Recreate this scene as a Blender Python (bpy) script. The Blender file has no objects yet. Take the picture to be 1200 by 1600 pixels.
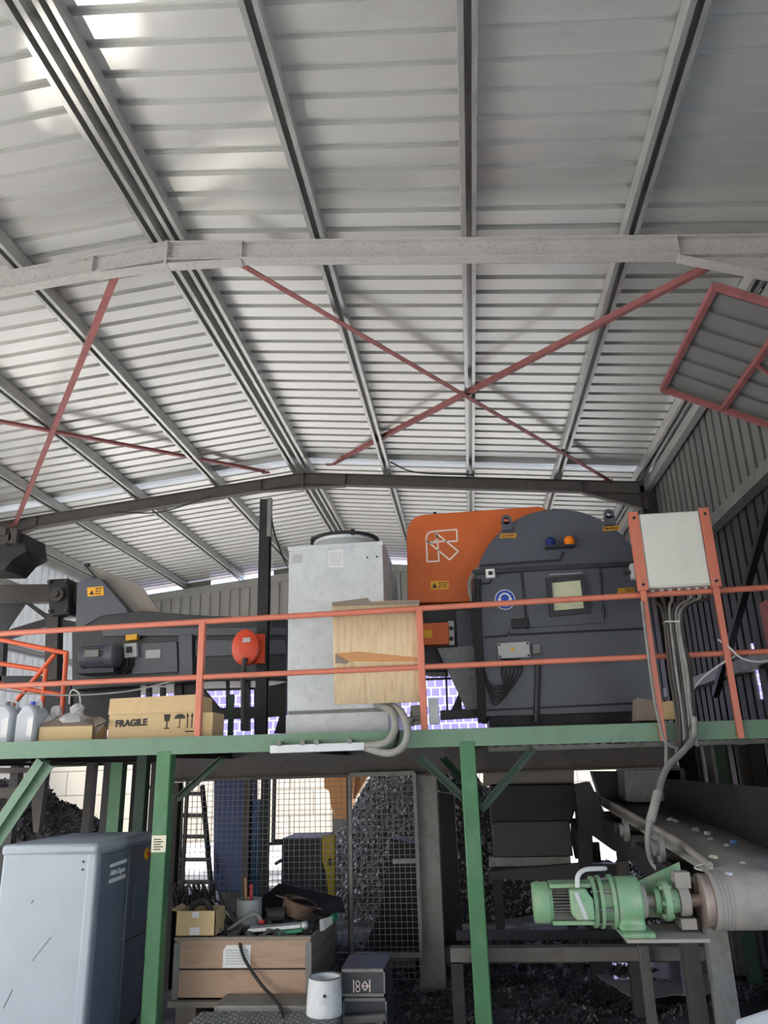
import bpy, bmesh, math, random
from mathutils import Vector, Matrix, noise
random.seed(11)
S = bpy.context.scene
C = S.collection
V = Vector
# ------------------------------------------------------------------ camera
HC = 2.2                      # eye height above the hall floor
FPX = 1190.0                  # focal length in pixels of the 1200x1600 frame
_d = V((138, 390, FPX)).normalized()
_v = V((-106, -3530, FPX)); _v = (_v - _d * _d.dot(_v)).normalized()
_r = _v.cross(_d).normalized()
if _r.x < 0: _r = -_r
def ray(px, py):
    c = V((px - 600, py - 800, FPX))
    return V((_r.dot(c), _d.dot(c), _v.dot(c)))
def at(px, py, Y):            # point seen at a photo position, at depth Y
    w = ray(px, py); w = w * (Y / w.y); return V((w.x, w.y, w.z + HC))
def atx(px, py, X):
    w = ray(px, py); w = w * (X / w.x); return V((w.x, w.y, w.z + HC))
def atz(px, py, Z):
    w = ray(px, py); w = w * ((Z - HC) / w.z); return V((w.x, w.y, w.z + HC))
cam = bpy.data.cameras.new('camera'); co = bpy.data.objects.new('camera', cam); C.objects.link(co)
cam.sensor_fit = 'VERTICAL'; cam.sensor_height = 36; cam.lens = FPX / 1600 * 36; cam.clip_end = 300; cam.clip_start = .05
_X = V((_r.x, _d.x, _v.x)); _Y = -V((_r.y, _d.y, _v.y)); _Z = -V((_r.z, _d.z, _v.z))
co.matrix_world = Matrix(((_X.x, _Y.x, _Z.x, 0), (_X.y, _Y.y, _Z.y, 0), (_X.z, _Y.z, _Z.z, HC), (0, 0, 0, 1)))
S.camera = co

# ------------------------------------------------------------------ materials
def lin(c): return tuple(((x / 255) / 12.92 if x / 255 <= .04045 else ((x / 255 + .055) / 1.055) ** 2.4) for x in c)
def mat(name, rgb, rough=.55, metal=0.0, var=.12, scale=6.0, dirt=None, dscale=2.5, damt=.5, bump=0.0, bscale=40.0, stretch=None, spec=.5, trans=0.0, emit=None):
    m = bpy.data.materials.new(name); m.use_nodes = True
    nt = m.node_tree; N = nt.nodes; L = nt.links; b = N['Principled BSDF']
    tc = N.new('ShaderNodeTexCoord'); mp = N.new('ShaderNodeMapping'); L.new(tc.outputs['Object'], mp.inputs['Vector'])
    if stretch: mp.inputs['Scale'].default_value = stretch
    n = N.new('ShaderNodeTexNoise'); n.inputs['Scale'].default_value = scale; n.inputs['Detail'].default_value = 6
    L.new(mp.outputs['Vector'], n.inputs['Vector'])
    c = lin(rgb)
    r = N.new('ShaderNodeValToRGB'); r.color_ramp.elements[0].position = .3; r.color_ramp.elements[1].position = .72
    r.color_ramp.elements[0].color = tuple(max(0, x * (1 - var)) for x in c) + (1,)
    r.color_ramp.elements[1].color = tuple(min(1, x * (1 + var)) for x in c) + (1,)
    L.new(n.outputs['Fac'], r.inputs['Fac']); out = r.outputs['Color']
    if dirt:
        n2 = N.new('ShaderNodeTexNoise'); n2.inputs['Scale'].default_value = dscale; n2.inputs['Detail'].default_value = 9; n2.inputs['Roughness'].default_value = .68
        L.new(mp.outputs['Vector'], n2.inputs['Vector'])
        r2 = N.new('ShaderNodeValToRGB'); p = .62 - damt * .25
        r2.color_ramp.elements[0].position = p; r2.color_ramp.elements[1].position = p + .16
        r2.color_ramp.elements[0].color = (0, 0, 0, 1); r2.color_ramp.elements[1].color = (damt,) * 3 + (1,)
        L.new(n2.outputs['Fac'], r2.inputs['Fac'])
        mx = N.new('ShaderNodeMix'); mx.data_type = 'RGBA'; L.new(r2.outputs['Color'], mx.inputs[0])
        L.new(out, mx.inputs[6]); mx.inputs[7].default_value = lin(dirt) + (1,); out = mx.outputs[2]
    L.new(out, b.inputs['Base Color']); b.inputs['Roughness'].default_value = rough; b.inputs['Metallic'].default_value = metal
    b.inputs['Specular IOR Level'].default_value = spec
    if bump:
        nb = N.new('ShaderNodeTexNoise'); nb.inputs['Scale'].default_value = bscale; nb.inputs['Detail'].default_value = 4
        L.new(mp.outputs['Vector'], nb.inputs['Vector'])
        bp = N.new('ShaderNodeBump'); bp.inputs['Strength'].default_value = bump; bp.inputs['Distance'].default_value = .02
        L.new(nb.outputs['Fac'], bp.inputs['Height']); L.new(bp.outputs['Normal'], b.inputs['Normal'])
    if trans:
        tr = N.new('ShaderNodeBsdfTranslucent'); L.new(out, tr.inputs['Color'])
        ms = N.new('ShaderNodeMixShader'); ms.inputs['Fac'].default_value = trans
        L.new(b.outputs['BSDF'], ms.inputs[1]); L.new(tr.outputs['BSDF'], ms.inputs[2])
        L.new(ms.outputs['Shader'], N['Material Output'].inputs['Surface'])
    if emit:
        b.inputs['Emission Color'].default_value = lin(emit[0]) + (1,); b.inputs['Emission Strength'].default_value = emit[1]
    return m
M = {}
M['roof'] = mat('galvanised_roof', (204, 204, 199), .42, .62, .04, 1.2, (150, 146, 136), 1.6, .25, stretch=(.35, 1, 1))
M['wallsheet'] = mat('galvanised_wall', (112, 112, 108), .55, .15, .10, 2, (100, 96, 88), 3.0, .3, stretch=(1, 1, .3))
M['wallwhite'] = mat('pale_wall_sheet', (220, 222, 222), .5, 0, .05, 2, trans=.32)
M['wallback'] = mat('back_wall_sheet', (176, 174, 166), .55, .15, .08, 2, (130, 126, 118), 3.0, .3, stretch=(1, 1, .3))
M['walldark'] = mat('dark_wall_sheet', (58, 58, 58), .6, .1, .12, 2, (40, 40, 42), 3.0, .4)
M['scrapmix'] = mat('mixed_scrap', (92, 90, 87), .6, .2, .55, 16)
M['purlin'] = mat('galvanised_purlin', (178, 178, 174), .36, .55, .12, 5, (110, 106, 98), 7, .4, stretch=(3, .5, 3))
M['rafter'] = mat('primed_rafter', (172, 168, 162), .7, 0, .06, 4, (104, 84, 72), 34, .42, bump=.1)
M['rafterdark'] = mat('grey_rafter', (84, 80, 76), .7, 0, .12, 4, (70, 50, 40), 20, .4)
M['redprimer'] = mat('red_primer', (142, 84, 80), .65, 0, .15, 5, (90, 60, 54), 9, .4)
M['rail'] = mat('orange_rail', (200, 116, 92), .45, 0, .05, 6, (160, 122, 106), 5, .35)
M['railbright'] = mat('bright_orange_rail', (214, 90, 50), .4, 0, .08, 6, (120, 70, 50), 9, .3)
M['green'] = mat('green_paint', (66, 116, 76), .5, 0, .12, 5, (96, 124, 102), 5, .5, bump=.05)
M['greendust'] = mat('dusty_green_paint', (102, 132, 108), .55, 0, .12, 5, (86, 104, 92), 5, .5)
M['greendark'] = mat('dark_green_paint', (34, 60, 44), .6, 0, .15, 5, (50, 52, 48), 5, .5)
M['motor'] = mat('motor_green', (112, 152, 114), .42, 0, .12, 9, (150, 152, 130), 9, .6, bump=.08)
M['deck'] = mat('deck_steel', (70, 70, 66), .7, .2, .2, 6)
M['steel'] = mat('dark_steel', (62, 58, 55), .6, .2, .18, 5, (90, 74, 62), 6, .4)
M['steelgrey'] = mat('grey_steel', (122, 122, 118), .55, .25, .12, 5, (80, 66, 54), 8, .45)
M['steelblack'] = mat('black_steel', (34, 34, 36), .55, .2, .2, 5, (62, 58, 54), 5, .35)
M['brownbeam'] = mat('brown_beam', (92, 88, 85), .65, .1, .10, 4, (60, 54, 50), 5, .5)
M['anthracite'] = mat('anthracite_paint', (77, 81, 89), .4, 0, .06, 3, (82, 84, 86), 4, .22)
M['anthradark'] = mat('dark_anthracite', (42, 44, 49), .45, 0, .08, 3, (66, 66, 66), 4, .3)
M['orange'] = mat('orange_cover_paint', (202, 98, 40), .42, 0, .05, 3, (170, 76, 30), 4, .3)
M['orangered'] = mat('orange_red_plastic', (206, 66, 28), .4, 0, .06, 5, (110, 52, 34), 6, .3)
M['white'] = mat('white_paint', (226, 226, 222), .45, 0, .03, 4)
M['line'] = mat('white_line', (236, 222, 210), .5, 0, .03)
M['galv'] = mat('galvanised_cabinet', (198, 203, 204), .42, .25, .06, 7, (160, 164, 164), 12, .4)
M['ctrl'] = mat('light_grey_enclosure', (214, 214, 204), .5, 0, .05, 5, (178, 174, 160), 5, .3)
M['greybox'] = mat('grey_box', (172, 174, 172), .5, 0, .05)
M['dustgrey'] = mat('dusty_grey_plate', (138, 132, 124), .8, 0, .06, 4)
M['speckle'] = mat('speckled_grey_plate', (132, 134, 136), .7, .1, .2, 30)
M['black'] = mat('black_rubber', (26, 26, 28), .6, 0, .2, 8)
M['rubberbelt'] = mat('dusty_belt', (138, 134, 129), .75, 0, .10, 4, (84, 82, 80), 2.5, .5, stretch=(1, .3, 1))
M['yellow'] = mat('yellow_sign', (222, 164, 30), .5, 0, .06)
M['amber'] = mat('amber_label', (198, 142, 40), .5, 0, .12, 30, (80, 60, 30), 40, .6)
M['ink'] = mat('black_ink', (34, 30, 28), .6, 0, .1)
M['blue'] = mat('sign_blue', (28, 72, 176), .45, 0, .05)
M['lensblue'] = mat('blue_lens', (20, 40, 110), .12, 0, .05)
M['lensorange'] = mat('amber_lens', (236, 128, 20), .15, 0, .05)
M['pane'] = mat('pale_window_pane', (206, 210, 176), .3, 0, .06, 4, (186, 186, 150), 5, .5)
M['card'] = mat('cardboard', (204, 178, 134), .8, 0, .06, 5, (172, 138, 94), 5, .4)
M['cardsheet'] = mat('ribbed_cardboard', (206, 184, 150), .85, 0, .09, 8, (176, 142, 100), 6, .5, stretch=(4, 1, .6))
M['cardtape'] = mat('brown_tape', (186, 134, 84), .4, 0, .06)
M['carddark'] = mat('grey_cardboard_flap', (128, 116, 104), .85, 0, .08)
M['plastic'] = mat('translucent_plastic', (208, 214, 220), .3, 0, .06, 6, (170, 172, 172), 6, .4, trans=.35)
M['capblue'] = mat('blue_cap', (40, 70, 180), .4)
M['capgrey'] = mat('grey_cap', (110, 110, 104), .6)
M['bag'] = mat('plastic_bag', (206, 206, 206), .35, 0, .1, 9, trans=.35)
M['hose'] = mat('grey_hose', (140, 138, 130), .6, 0, .12, 12)
M['cable'] = mat('grey_cable', (128, 128, 124), .5, 0, .15, 8, (84, 82, 80), 5, .5)
M['cablewhite'] = mat('pale_cable', (190, 190, 184), .5, 0, .08)
M['comp'] = mat('compressor_grey', (152, 161, 168), .48, 0, .04, 3, (146, 152, 154), 10, .35)
M['compdark'] = mat('compressor_slate', (96, 108, 122), .45, 0, .08, 2.5, (104, 112, 118), 3, .35)
M['compdark2'] = mat('compressor_slate_trim', (98, 102, 114), .5, 0, .06, 3)
M['cream'] = mat('cream_sticker', (222, 216, 190), .6, 0, .05)
M['red'] = mat('red_knob', (176, 44, 44), .4)
M['wood'] = mat('crate_boards', (176, 146, 122), .8, 0, .14, 3, (128, 110, 96), 3, .6, bump=.1, stretch=(.6, 2, 5))
M['woodgrey'] = mat('grey_crate_boards', (140, 130, 118), .85, 0, .12, 3, (86, 80, 74), 3, .5, stretch=(2, .6, 5))
M['paper'] = mat('paper', (220, 220, 218), .7, 0, .03, 8, (180, 180, 180), 60, .4)
M['tin'] = mat('tin', (190, 192, 190), .35, .25, .1, 8, (110, 106, 100), 6, .4)
M['rusty'] = mat('rusty_pan', (120, 98, 82), .7, .3, .2, 8, (84, 62, 48), 9, .6)
M['pail'] = mat('whitewashed_pail', (206, 208, 208), .6, 0, .10, 6, (130, 130, 128), 10, .4)
M['tread'] = mat('tread_plate', (116, 118, 114), .6, .3, .12, 8, (84, 82, 78), 5, .5)
M['drawer'] = mat('dark_steel_box', (62, 64, 68), .5, .2, .12, 6)
M['greenplastic'] = mat('green_case', (40, 120, 84), .5)
M['shred'] = mat('dark_shreds', (46, 46, 50), .65, 0, .4, 30, (84, 84, 88), 60, .4)
M['shredgrey'] = mat('grey_shreds', (76, 76, 77), .55, .2, .5, 45, (176, 178, 178), 70, .5)
M['shredlight'] = mat('light_shreds', (196, 196, 200), .5, .2, .2, 30)
M['navy'] = mat('navy_paint', (40, 56, 100), .6, 0, .12, 6)
M['sunlitblue'] = mat('sunlit_side_blue', (92, 154, 222), .5, 0, .08)
M['yellowpaint'] = mat('yellow_machine_paint', (206, 176, 44), .5, 0, .08)
M['tan'] = mat('tan_orange_paint', (214, 150, 84), .6, 0, .08)
M['whitebag'] = mat('white_woven_bag', (216, 220, 224), .7, 0, .04, 10, bump=.4, bscale=12)
M['foil'] = mat('crumpled_foil', (176, 178, 184), .35, .4, .25, 30)
M['bluefoil'] = mat('blue_foil', (70, 110, 160), .35, .2, .25, 30)
M['palefoil'] = mat('pale_scrap', (214, 206, 176), .6, 0, .1, 30)
M['drumrust'] = mat('worn_drum_rim', (150, 134, 126), .55, .4, .15, 9)
M['wire'] = mat('fence_wire', (108, 110, 112), .5, .3, .1)

def floor_mat():
    m = bpy.data.materials.new('hall_floor'); m.use_nodes = True; nt = m.node_tree; N = nt.nodes; L = nt.links; b = N['Principled BSDF']
    g = N.new('ShaderNodeNewGeometry')
    n = N.new('ShaderNodeTexNoise'); n.inputs['Scale'].default_value = 1.3; n.inputs['Detail'].default_value = 10; n.inputs['Roughness'].default_value = .7
    L.new(g.outputs['Position'], n.inputs['Vector'])
    r = N.new('ShaderNodeValToRGB'); r.color_ramp.elements[0].position = .38; r.color_ramp.elements[1].position = .66
    r.color_ramp.elements[0].color = lin((70, 68, 66)) + (1,); r.color_ramp.elements[1].color = lin((196, 194, 188)) + (1,)
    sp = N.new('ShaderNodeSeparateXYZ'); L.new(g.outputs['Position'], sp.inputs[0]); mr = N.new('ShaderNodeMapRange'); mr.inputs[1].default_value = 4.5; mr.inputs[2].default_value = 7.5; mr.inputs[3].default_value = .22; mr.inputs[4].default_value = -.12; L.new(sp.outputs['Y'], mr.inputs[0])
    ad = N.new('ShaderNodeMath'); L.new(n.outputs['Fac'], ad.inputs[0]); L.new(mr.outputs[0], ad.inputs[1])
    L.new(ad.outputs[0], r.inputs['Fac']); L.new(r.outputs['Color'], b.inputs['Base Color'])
    b.inputs['Roughness'].default_value = .75
    return m
M['floor'] = floor_mat()
M['yard'] = mat('sunlit_concrete_yard', (216, 216, 212), .85, 0, .05, .6, (186, 184, 178), .8, .4)

def block_mat(name, c1, c2, mortar, sx, sy):
    m = bpy.data.materials.new(name); m.use_nodes = True; nt = m.node_tree; N = nt.nodes; L = nt.links; b = N['Principled BSDF']
    tc = N.new('ShaderNodeTexCoord'); sp = N.new('ShaderNodeSeparateXYZ'); L.new(tc.outputs['Object'], sp.inputs[0])
    ad = N.new('ShaderNodeMath'); L.new(sp.outputs['X'], ad.inputs[0]); L.new(sp.outputs['Y'], ad.inputs[1])
    cb = N.new('ShaderNodeCombineXYZ'); L.new(ad.outputs[0], cb.inputs['X']); L.new(sp.outputs['Z'], cb.inputs['Y'])
    br = N.new('ShaderNodeTexBrick'); L.new(cb.outputs[0], br.inputs['Vector'])
    br.inputs['Color1'].default_value = lin(c1) + (1,); br.inputs['Color2'].default_value = lin(c2) + (1,); br.inputs['Mortar'].default_value = lin(mortar) + (1,)
    br.inputs['Scale'].default_value = 1; br.inputs['Brick Width'].default_value = sx; br.inputs['Row Height'].default_value = sy; br.inputs['Mortar Size'].default_value = .02
    L.new(br.outputs['Color'], b.inputs['Base Color']); b.inputs['Roughness'].default_value = .9
    return m
M['block'] = block_mat('concrete_block_wall', (170, 164, 148), (160, 154, 140), (120, 114, 102), 1.6, .8)
M['lilac'] = block_mat('lilac_checked_sheet', (102, 97, 152), (112, 107, 160), (192, 190, 204), .30, .30)

# ------------------------------------------------------------------ mesh builder
ORG = {}
class MB:
    def __init__(s): s.v = []; s.f = []
    def add(s, vs, fs):
        o = len(s.v); s.v += [V(p) for p in vs]; s.f += [tuple(i + o for i in f) for f in fs]; return s
    def prism(s, pts, vec):
        n = len(pts); vec = V(vec); p = [V(q) for q in pts]
        fs = [tuple(range(n)), tuple(range(2 * n - 1, n - 1, -1))] + [(i, i + n, (i + 1) % n + n, (i + 1) % n) for i in range(n)]
        return s.add(p + [q + vec for q in p], fs)
    def box(s, x0, y0, z0, x1, y1, z1):
        return s.prism([(x0, y0, z0), (x1, y0, z0), (x1, y0, z1), (x0, y0, z1)], (0, y1 - y0, 0))
    def px(s, pts, Y, t):                     # outline seen in the photo, standing at depth Y, thickness t
        return s.prism([at(a, b, Y) for a, b in pts], (0, t, 0))
    def frame(s, p, q, up=(0, 0, 1)):
        p = V(p); q = V(q); d = (q - p).normalized(); up = V(up)
        if abs(d.dot(up)) > .98: up = V((0, 1, 0))
        sd = d.cross(up).normalized(); u = sd.cross(d).normalized(); return p, q, d, sd, u
    def prof(s, p, q, pts, up=(0, 0, 1)):
        p, q, d, sd, u = s.frame(p, q, up)
        return s.prism([p + sd * a + u * b for a, b in pts], q - p)
    def bar(s, p, q, w, h, up=(0, 0, 1)):
        return s.prof(p, q, [(-w / 2, -h / 2), (w / 2, -h / 2), (w / 2, h / 2), (-w / 2, h / 2)], up)
    def ibeam(s, p, q, b, h, tf=.012, tw=.008, up=(0, 0, 1)):
        B = b / 2; H = h / 2; w = tw / 2
        return s.prof(p, q, [(-B, -H), (B, -H), (B, -H + tf), (w, -H + tf), (w, H - tf), (B, H - tf), (B, H), (-B, H), (-B, H - tf), (-w, H - tf), (-w, -H + tf), (-B, -H + tf)], up)
    def chan(s, p, q, b, h, t=.01, up=(0, 0, 1), side=1):   # C channel, web on the -side face
        B = b / 2 * side; H = h / 2; k = t * side
        return s.prof(p, q, [(-B, -H), (B, -H), (B, -H + t), (-B + k, -H + t), (-B + k, H - t), (B, H - t), (B, H), (-B, H)], up)
    def angle(s, p, q, a, t=.007, up=(0, 0, 1), side=1):
        return s.prof(p, q, [(0, 0), (a * side, 0), (a * side, t), (t * side, t), (t * side, a), (0, a)], up)
    def cyl(s, p, q, r, r2=None, n=20):
        r2 = r if r2 is None else r2
        p, q, d, sd, u = s.frame(p, q); vs = []
        for c, R in ((p, r), (q, r2)):
            for i in range(n):
                a = 2 * math.pi * i / n; vs.append(c + sd * (R * math.cos(a)) + u * (R * math.sin(a)))
        return s.add(vs, [tuple(range(n - 1, -1, -1)), tuple(range(n, 2 * n))] + [(i, (i + 1) % n, (i + 1) % n + n, i + n) for i in range(n)])
    def rings(s, p, axis, prof, n=28, cap=True):             # lathe: prof = [(distance along axis, radius)]
        p = V(p); ax = V(axis).normalized(); p0, q0, d, sd, u = s.frame(p, p + ax); vs = []; fs = []
        for t, R in prof:
            for i in range(n):
                a = 2 * math.pi * i / n; vs.append(p + d * t + sd * (R * math.cos(a)) + u * (R * math.sin(a)))
        for k in range(len(prof) - 1):
            for i in range(n): fs.append((k * n + i, k * n + (i + 1) % n, (k + 1) * n + (i + 1) % n, (k + 1) * n + i))
        if cap: fs += [tuple(range(n - 1, -1, -1)), tuple(range((len(prof) - 1) * n, len(prof) * n))]
        return s.add(vs, fs)
    def tube(s, pts, r, n=8, sub=6):
        P = [V(p) for p in pts]
        if len(P) > 2 and sub > 1:
            Q = []; E = [P[0] * 2 - P[1]] + P + [P[-1] * 2 - P[-2]]
            for i in range(1, len(E) - 2):
                a, b, c, d = E[i - 1:i + 3]
                for k in range(sub):
                    t = k / sub
                    Q.append(.5 * ((2 * b) + (c - a) * t + (2 * a - 5 * b + 4 * c - d) * t * t + (3 * b - a - 3 * c + d) * t ** 3))
            P = Q + [P[-1]]
        vs = []; fs = []; u = None
        for i, p in enumerate(P):
            d = (P[min(i + 1, len(P) - 1)] - P[max(i - 1, 0)]).normalized()
            if u is None: u = d.orthogonal().normalized()
            u = (u - d * d.dot(u)).normalized(); w = d.cross(u)
            for k in range(n):
                a = 2 * math.pi * k / n; vs.append(p + u * (r * math.cos(a)) + w * (r * math.sin(a)))
        for i in range(len(P) - 1):
            for k in range(n): fs.append((i * n + k, i * n + (k + 1) % n, (i + 1) * n + (k + 1) % n, (i + 1) * n + k))
        fs += [tuple(range(n - 1, -1, -1)), tuple(range((len(P) - 1) * n, len(P) * n))]
        return s.add(vs, fs)
    def ball(s, c, r, n=12, m=8, sc=(1, 1, 1), jit=0):
        c = V(c); vs = [c + V((0, 0, -r * sc[2]))]; fs = []
        for j in range(1, m):
            t = math.pi * j / m
            for i in range(n):
                a = 2 * math.pi * i / n; k = r * (1 + random.uniform(-jit, jit))
                vs.append(c + V((k * sc[0] * math.sin(t) * math.cos(a), k * sc[1] * math.sin(t) * math.sin(a), -k * sc[2] * math.cos(t))))
        vs.append(c + V((0, 0, r * sc[2])))
        for i in range(n): fs.append((0, 1 + (i + 1) % n, 1 + i)); fs.append((len(vs) - 1, 1 + (m - 2) * n + i, 1 + (m - 2) * n + (i + 1) % n))
        for j in range(m - 2):
            for i in range(n): fs.append((1 + j * n + i, 1 + j * n + (i + 1) % n, 1 + (j + 1) * n + (i + 1) % n, 1 + (j + 1) * n + i))
        return s.add(vs, fs)
    def strip(s, poly, vec):                 # open sheet: polyline swept along vec
        n = len(poly); vec = V(vec)
        return s.add([V(p) for p in poly] + [V(p) + vec for p in poly], [(i, i + 1, n + i + 1, n + i) for i in range(n - 1)])
    def build(s, name, m, parent=None, smooth=True, bevel=0, solid=0, kind=None):
        if parent is not None: o0 = ORG[parent.name]
        else:
            o0 = V(((min(p.x for p in s.v) + max(p.x for p in s.v)) / 2, (min(p.y for p in s.v) + max(p.y for p in s.v)) / 2, min(p.z for p in s.v)))
        me = bpy.data.meshes.new(name); me.from_pydata([p - o0 for p in s.v], [], s.f)
        bm = bmesh.new(); bm.from_mesh(me); bmesh.ops.recalc_face_normals(bm, faces=bm.faces); bm.to_mesh(me); bm.free()
        me.materials.append(m)
        if smooth:
            me.shade_smooth(); me.set_sharp_from_angle(angle=math.radians(32))
        o = bpy.data.objects.new(name, me); C.objects.link(o)
        if parent is not None: o.parent = parent
        else: o.location = o0
        ORG[o.name] = o0
        if solid:
            md = o.modifiers.new('solid', 'SOLIDIFY'); md.thickness = solid; md.offset = 0
        if bevel:
            md = o.modifiers.new('bevel', 'BEVEL'); md.width = bevel; md.segments = 2; md.limit_method = 'ANGLE'; md.angle_limit = math.radians(40)
        if kind: o['kind'] = kind
        return o
def tag(o, label, cat, group=None, kind=None):
    o['label'] = label; o['category'] = cat
    if group: o['group'] = group
    if kind: o['kind'] = kind
    return o
def T(name, label, cat, loc, group=None):
    o = bpy.data.objects.new(name, None); C.objects.link(o); o.location = V(loc); o.empty_display_size = .1
    ORG[o.name] = V(loc); return tag(o, label, cat, group)
def text(name, body, size, m, parent, loc, right, up, depth=.002, bold=0.0, sx=1.0, shear=0.0):
    cu = bpy.data.curves.new(name, 'FONT'); cu.body = body; cu.size = size; cu.extrude = depth; cu.align_x = 'CENTER'; cu.align_y = 'CENTER'; cu.offset = bold; cu.shear = shear
    tmp = bpy.data.objects.new(name + '_tmp', cu); C.objects.link(tmp)
    bpy.context.view_layer.update()
    me = bpy.data.meshes.new_from_object(tmp.evaluated_get(bpy.context.evaluated_depsgraph_get())); bpy.data.objects.remove(tmp)
    r = V(right).normalized(); u = V(up).normalized(); n = r.cross(u); o0 = ORG[parent.name]
    for v in me.vertices: v.co = V(loc) + r * (v.co.x * sx) + u * v.co.y + n * v.co.z - o0
    me.name = name; me.materials.clear(); me.materials.append(m)
    o = bpy.data.objects.new(name, me); C.objects.link(o); o.parent = parent; ORG[o.name] = o0; return o
def lerp(a, b, t): return V(a) * (1 - t) + V(b) * t
# ================================================================== the hall
XR = -2.55; XL = -8.35; XW = 3.15; YB = 18.05; YN = -8.0
def zr(x): return HC + 4.88 - .1 * abs(x - XR)
def rib(y0, y1, pitch=.25, h=.055, ph=.06):
    out = []; k = math.floor((y0 - ph) / pitch)
    while ph + k * pitch < y1 + pitch:
        c = ph + k * pitch
        for dy, dh in ((-.037, 0), (-.044, h), (.044, h), (.037, 0)):
            if y0 <= c + dy <= y1: out.append((c + dy, dh))
        k += 1
    if out[0][0] > y0: out.insert(0, (y0, 0))
    if out[-1][0] < y1: out.append((y1, 0))
    return out
def roof_part(name, y0, y1, m):
    b = MB(); P = rib(y0, y1)
    b.strip([(XR, y, zr(XR) + h) for y, h in P], (XW + .25 - XR, 0, -.1 * (XW + .25 - XR)))
    b.strip([(XR, y, zr(XR) + h) for y, h in P], (XL - .2 - XR, 0, .1 * (XL - .2 - XR)))
    return b.build(name, m, kind='structure', solid=.002, smooth=False)
roof_part('ceiling', YN, 11.52, M['roof']); roof_part('ceiling', 11.80, YB + .3, M['roof'])
roof_part('added_light_strip', 11.50, 11.82, M['wallwhite'])  # translucent strip added so daylight draws a bright line over the far rafter
ZG = atx(1150, 785, XW - .10).z      # girt height: pale sheets above it, darker ones below
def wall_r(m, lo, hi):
    b = MB()                 # right wall, unseen near end cut open for light, two narrow slits between sheets
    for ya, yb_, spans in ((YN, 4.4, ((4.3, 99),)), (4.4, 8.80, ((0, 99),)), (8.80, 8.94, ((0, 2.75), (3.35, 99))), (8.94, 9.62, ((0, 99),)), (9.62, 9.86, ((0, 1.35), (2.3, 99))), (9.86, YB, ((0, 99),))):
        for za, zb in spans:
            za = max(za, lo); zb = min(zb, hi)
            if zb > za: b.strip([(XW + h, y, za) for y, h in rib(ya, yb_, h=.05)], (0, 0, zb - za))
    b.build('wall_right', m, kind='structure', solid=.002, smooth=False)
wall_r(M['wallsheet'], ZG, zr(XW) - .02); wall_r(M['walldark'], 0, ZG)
b = MB(); P = rib(YN, YB, h=.04)
b.strip([(XL - h, y, 3.15) for y, h in rib(10.5, YB, h=.04)], (0, 0, zr(XL) - 3.17)); b.strip([(XL - h, y, 4.9) for y, h in rib(YN, 10.5, h=.04)], (0, 0, zr(XL) - 4.92)); b.build('wall_left', M['wallwhite'], kind='structure', solid=.002, smooth=False)  # near span is out of view, cut high to let daylight in
b = MB(); P = rib(XL, XW, h=.04)
vs = []; n = len(P)
for x, h in P: vs.append((x, YB + h, 4.62))
for x, h in P: vs.append((x, YB + h, zr(x) - .30))
b.add(vs, [(i, i + 1, n + i + 1, n + i) for i in range(n - 1)]); b.build('wall_back', M['wallback'], kind='structure', solid=.002, smooth=False)
b = MB(); b.box(XL, YN - 6, -.12, XW + .6, YB + .5, 0); b.build('floor', M['floor'], kind='structure', smooth=False)
b = MB(); b.box(-60, -50, -.2, 50, 60, -.125); tag(b.build('yard', M['yard'], smooth=False, kind='structure'), 'sunlit pale concrete yard outside the open hall', 'yard')
b = MB(); b.box(-30, 27, -.12, 22, 27.4, 2.9); tag(b.build('block_wall', M['block'], smooth=False), 'pale concrete block boundary wall in sun behind the hall', 'wall')
b = MB(); b.box(-30, 26.9, 2.86, 22, 26.98, 7.5)
tag(b.build('checked_screen', M['lilac'], smooth=False), 'pale lilac checked screen above the block wall outside', 'screen')
b = MB(); b.box(-16, 6, -.12, -15.6, 27, 4.2); tag(b.build('side_block_wall', M['block'], smooth=False), 'cream block wall outside the open left side of the hall', 'wall')
b = MB(); P = rib(XL, XW, h=.04); vs = []; n = len(P)
for x, h in P: vs.append((x, YN - h, 2.5))
for x, h in P: vs.append((x, YN - h, zr(x) - .02))
b.add(vs, [(i, i + 1, n + i + 1, n + i) for i in range(n - 1)]); b.build('added_front_wall', M['wallsheet'], kind='structure', solid=.002, smooth=False)  # unseen gable added to keep front light off the roof ribs
# eave and wall trims
b = MB(); b.chan((XW - .10, YN, zr(XW) - .24), (XW - .10, YB, zr(XW) - .24), .10, .14, .01); b.bar((XW - .03, YN, zr(XW) - .06), (XW - .03, YB, zr(XW) - .06), .05, .10)
b.build('trim_1', M['purlin'], kind='structure')
b = MB(); b.prism([(XL, YB - .12, zr(XL) - .34), (XR, YB - .12, zr(XR) - .34), (XW, YB - .12, zr(XW) - .34), (XW, YB - .12, zr(XW) - .17), (XR, YB - .12, zr(XR) - .17), (XL, YB - .12, zr(XL) - .17)], (0, .1, 0))
b.build('trim_2', M['wallback'], kind='structure')
b = MB()
for xa, xb in ((-6.9, -6.2), (-4.6, -4.1), (-2.9, -1.9), (-.6, .9), (2.1, 3.1)): b.prism([(xa, YB - .06, zr(xa) - .18), (xb, YB - .06, zr(xb) - .18), (xb, YB - .06, zr(xb) - .03), (xa, YB - .06, zr(xa) - .03)], (0, .02, 0))
b.build('trim_4', M['steelgrey'], kind='structure', smooth=False)
b = MB(); b.bar((XL + .06, YN, zr(XL) - .22), (XL + .06, YB, zr(XL) - .22), .08, .16); b.build('trim_3', M['purlin'], kind='structure')
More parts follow.
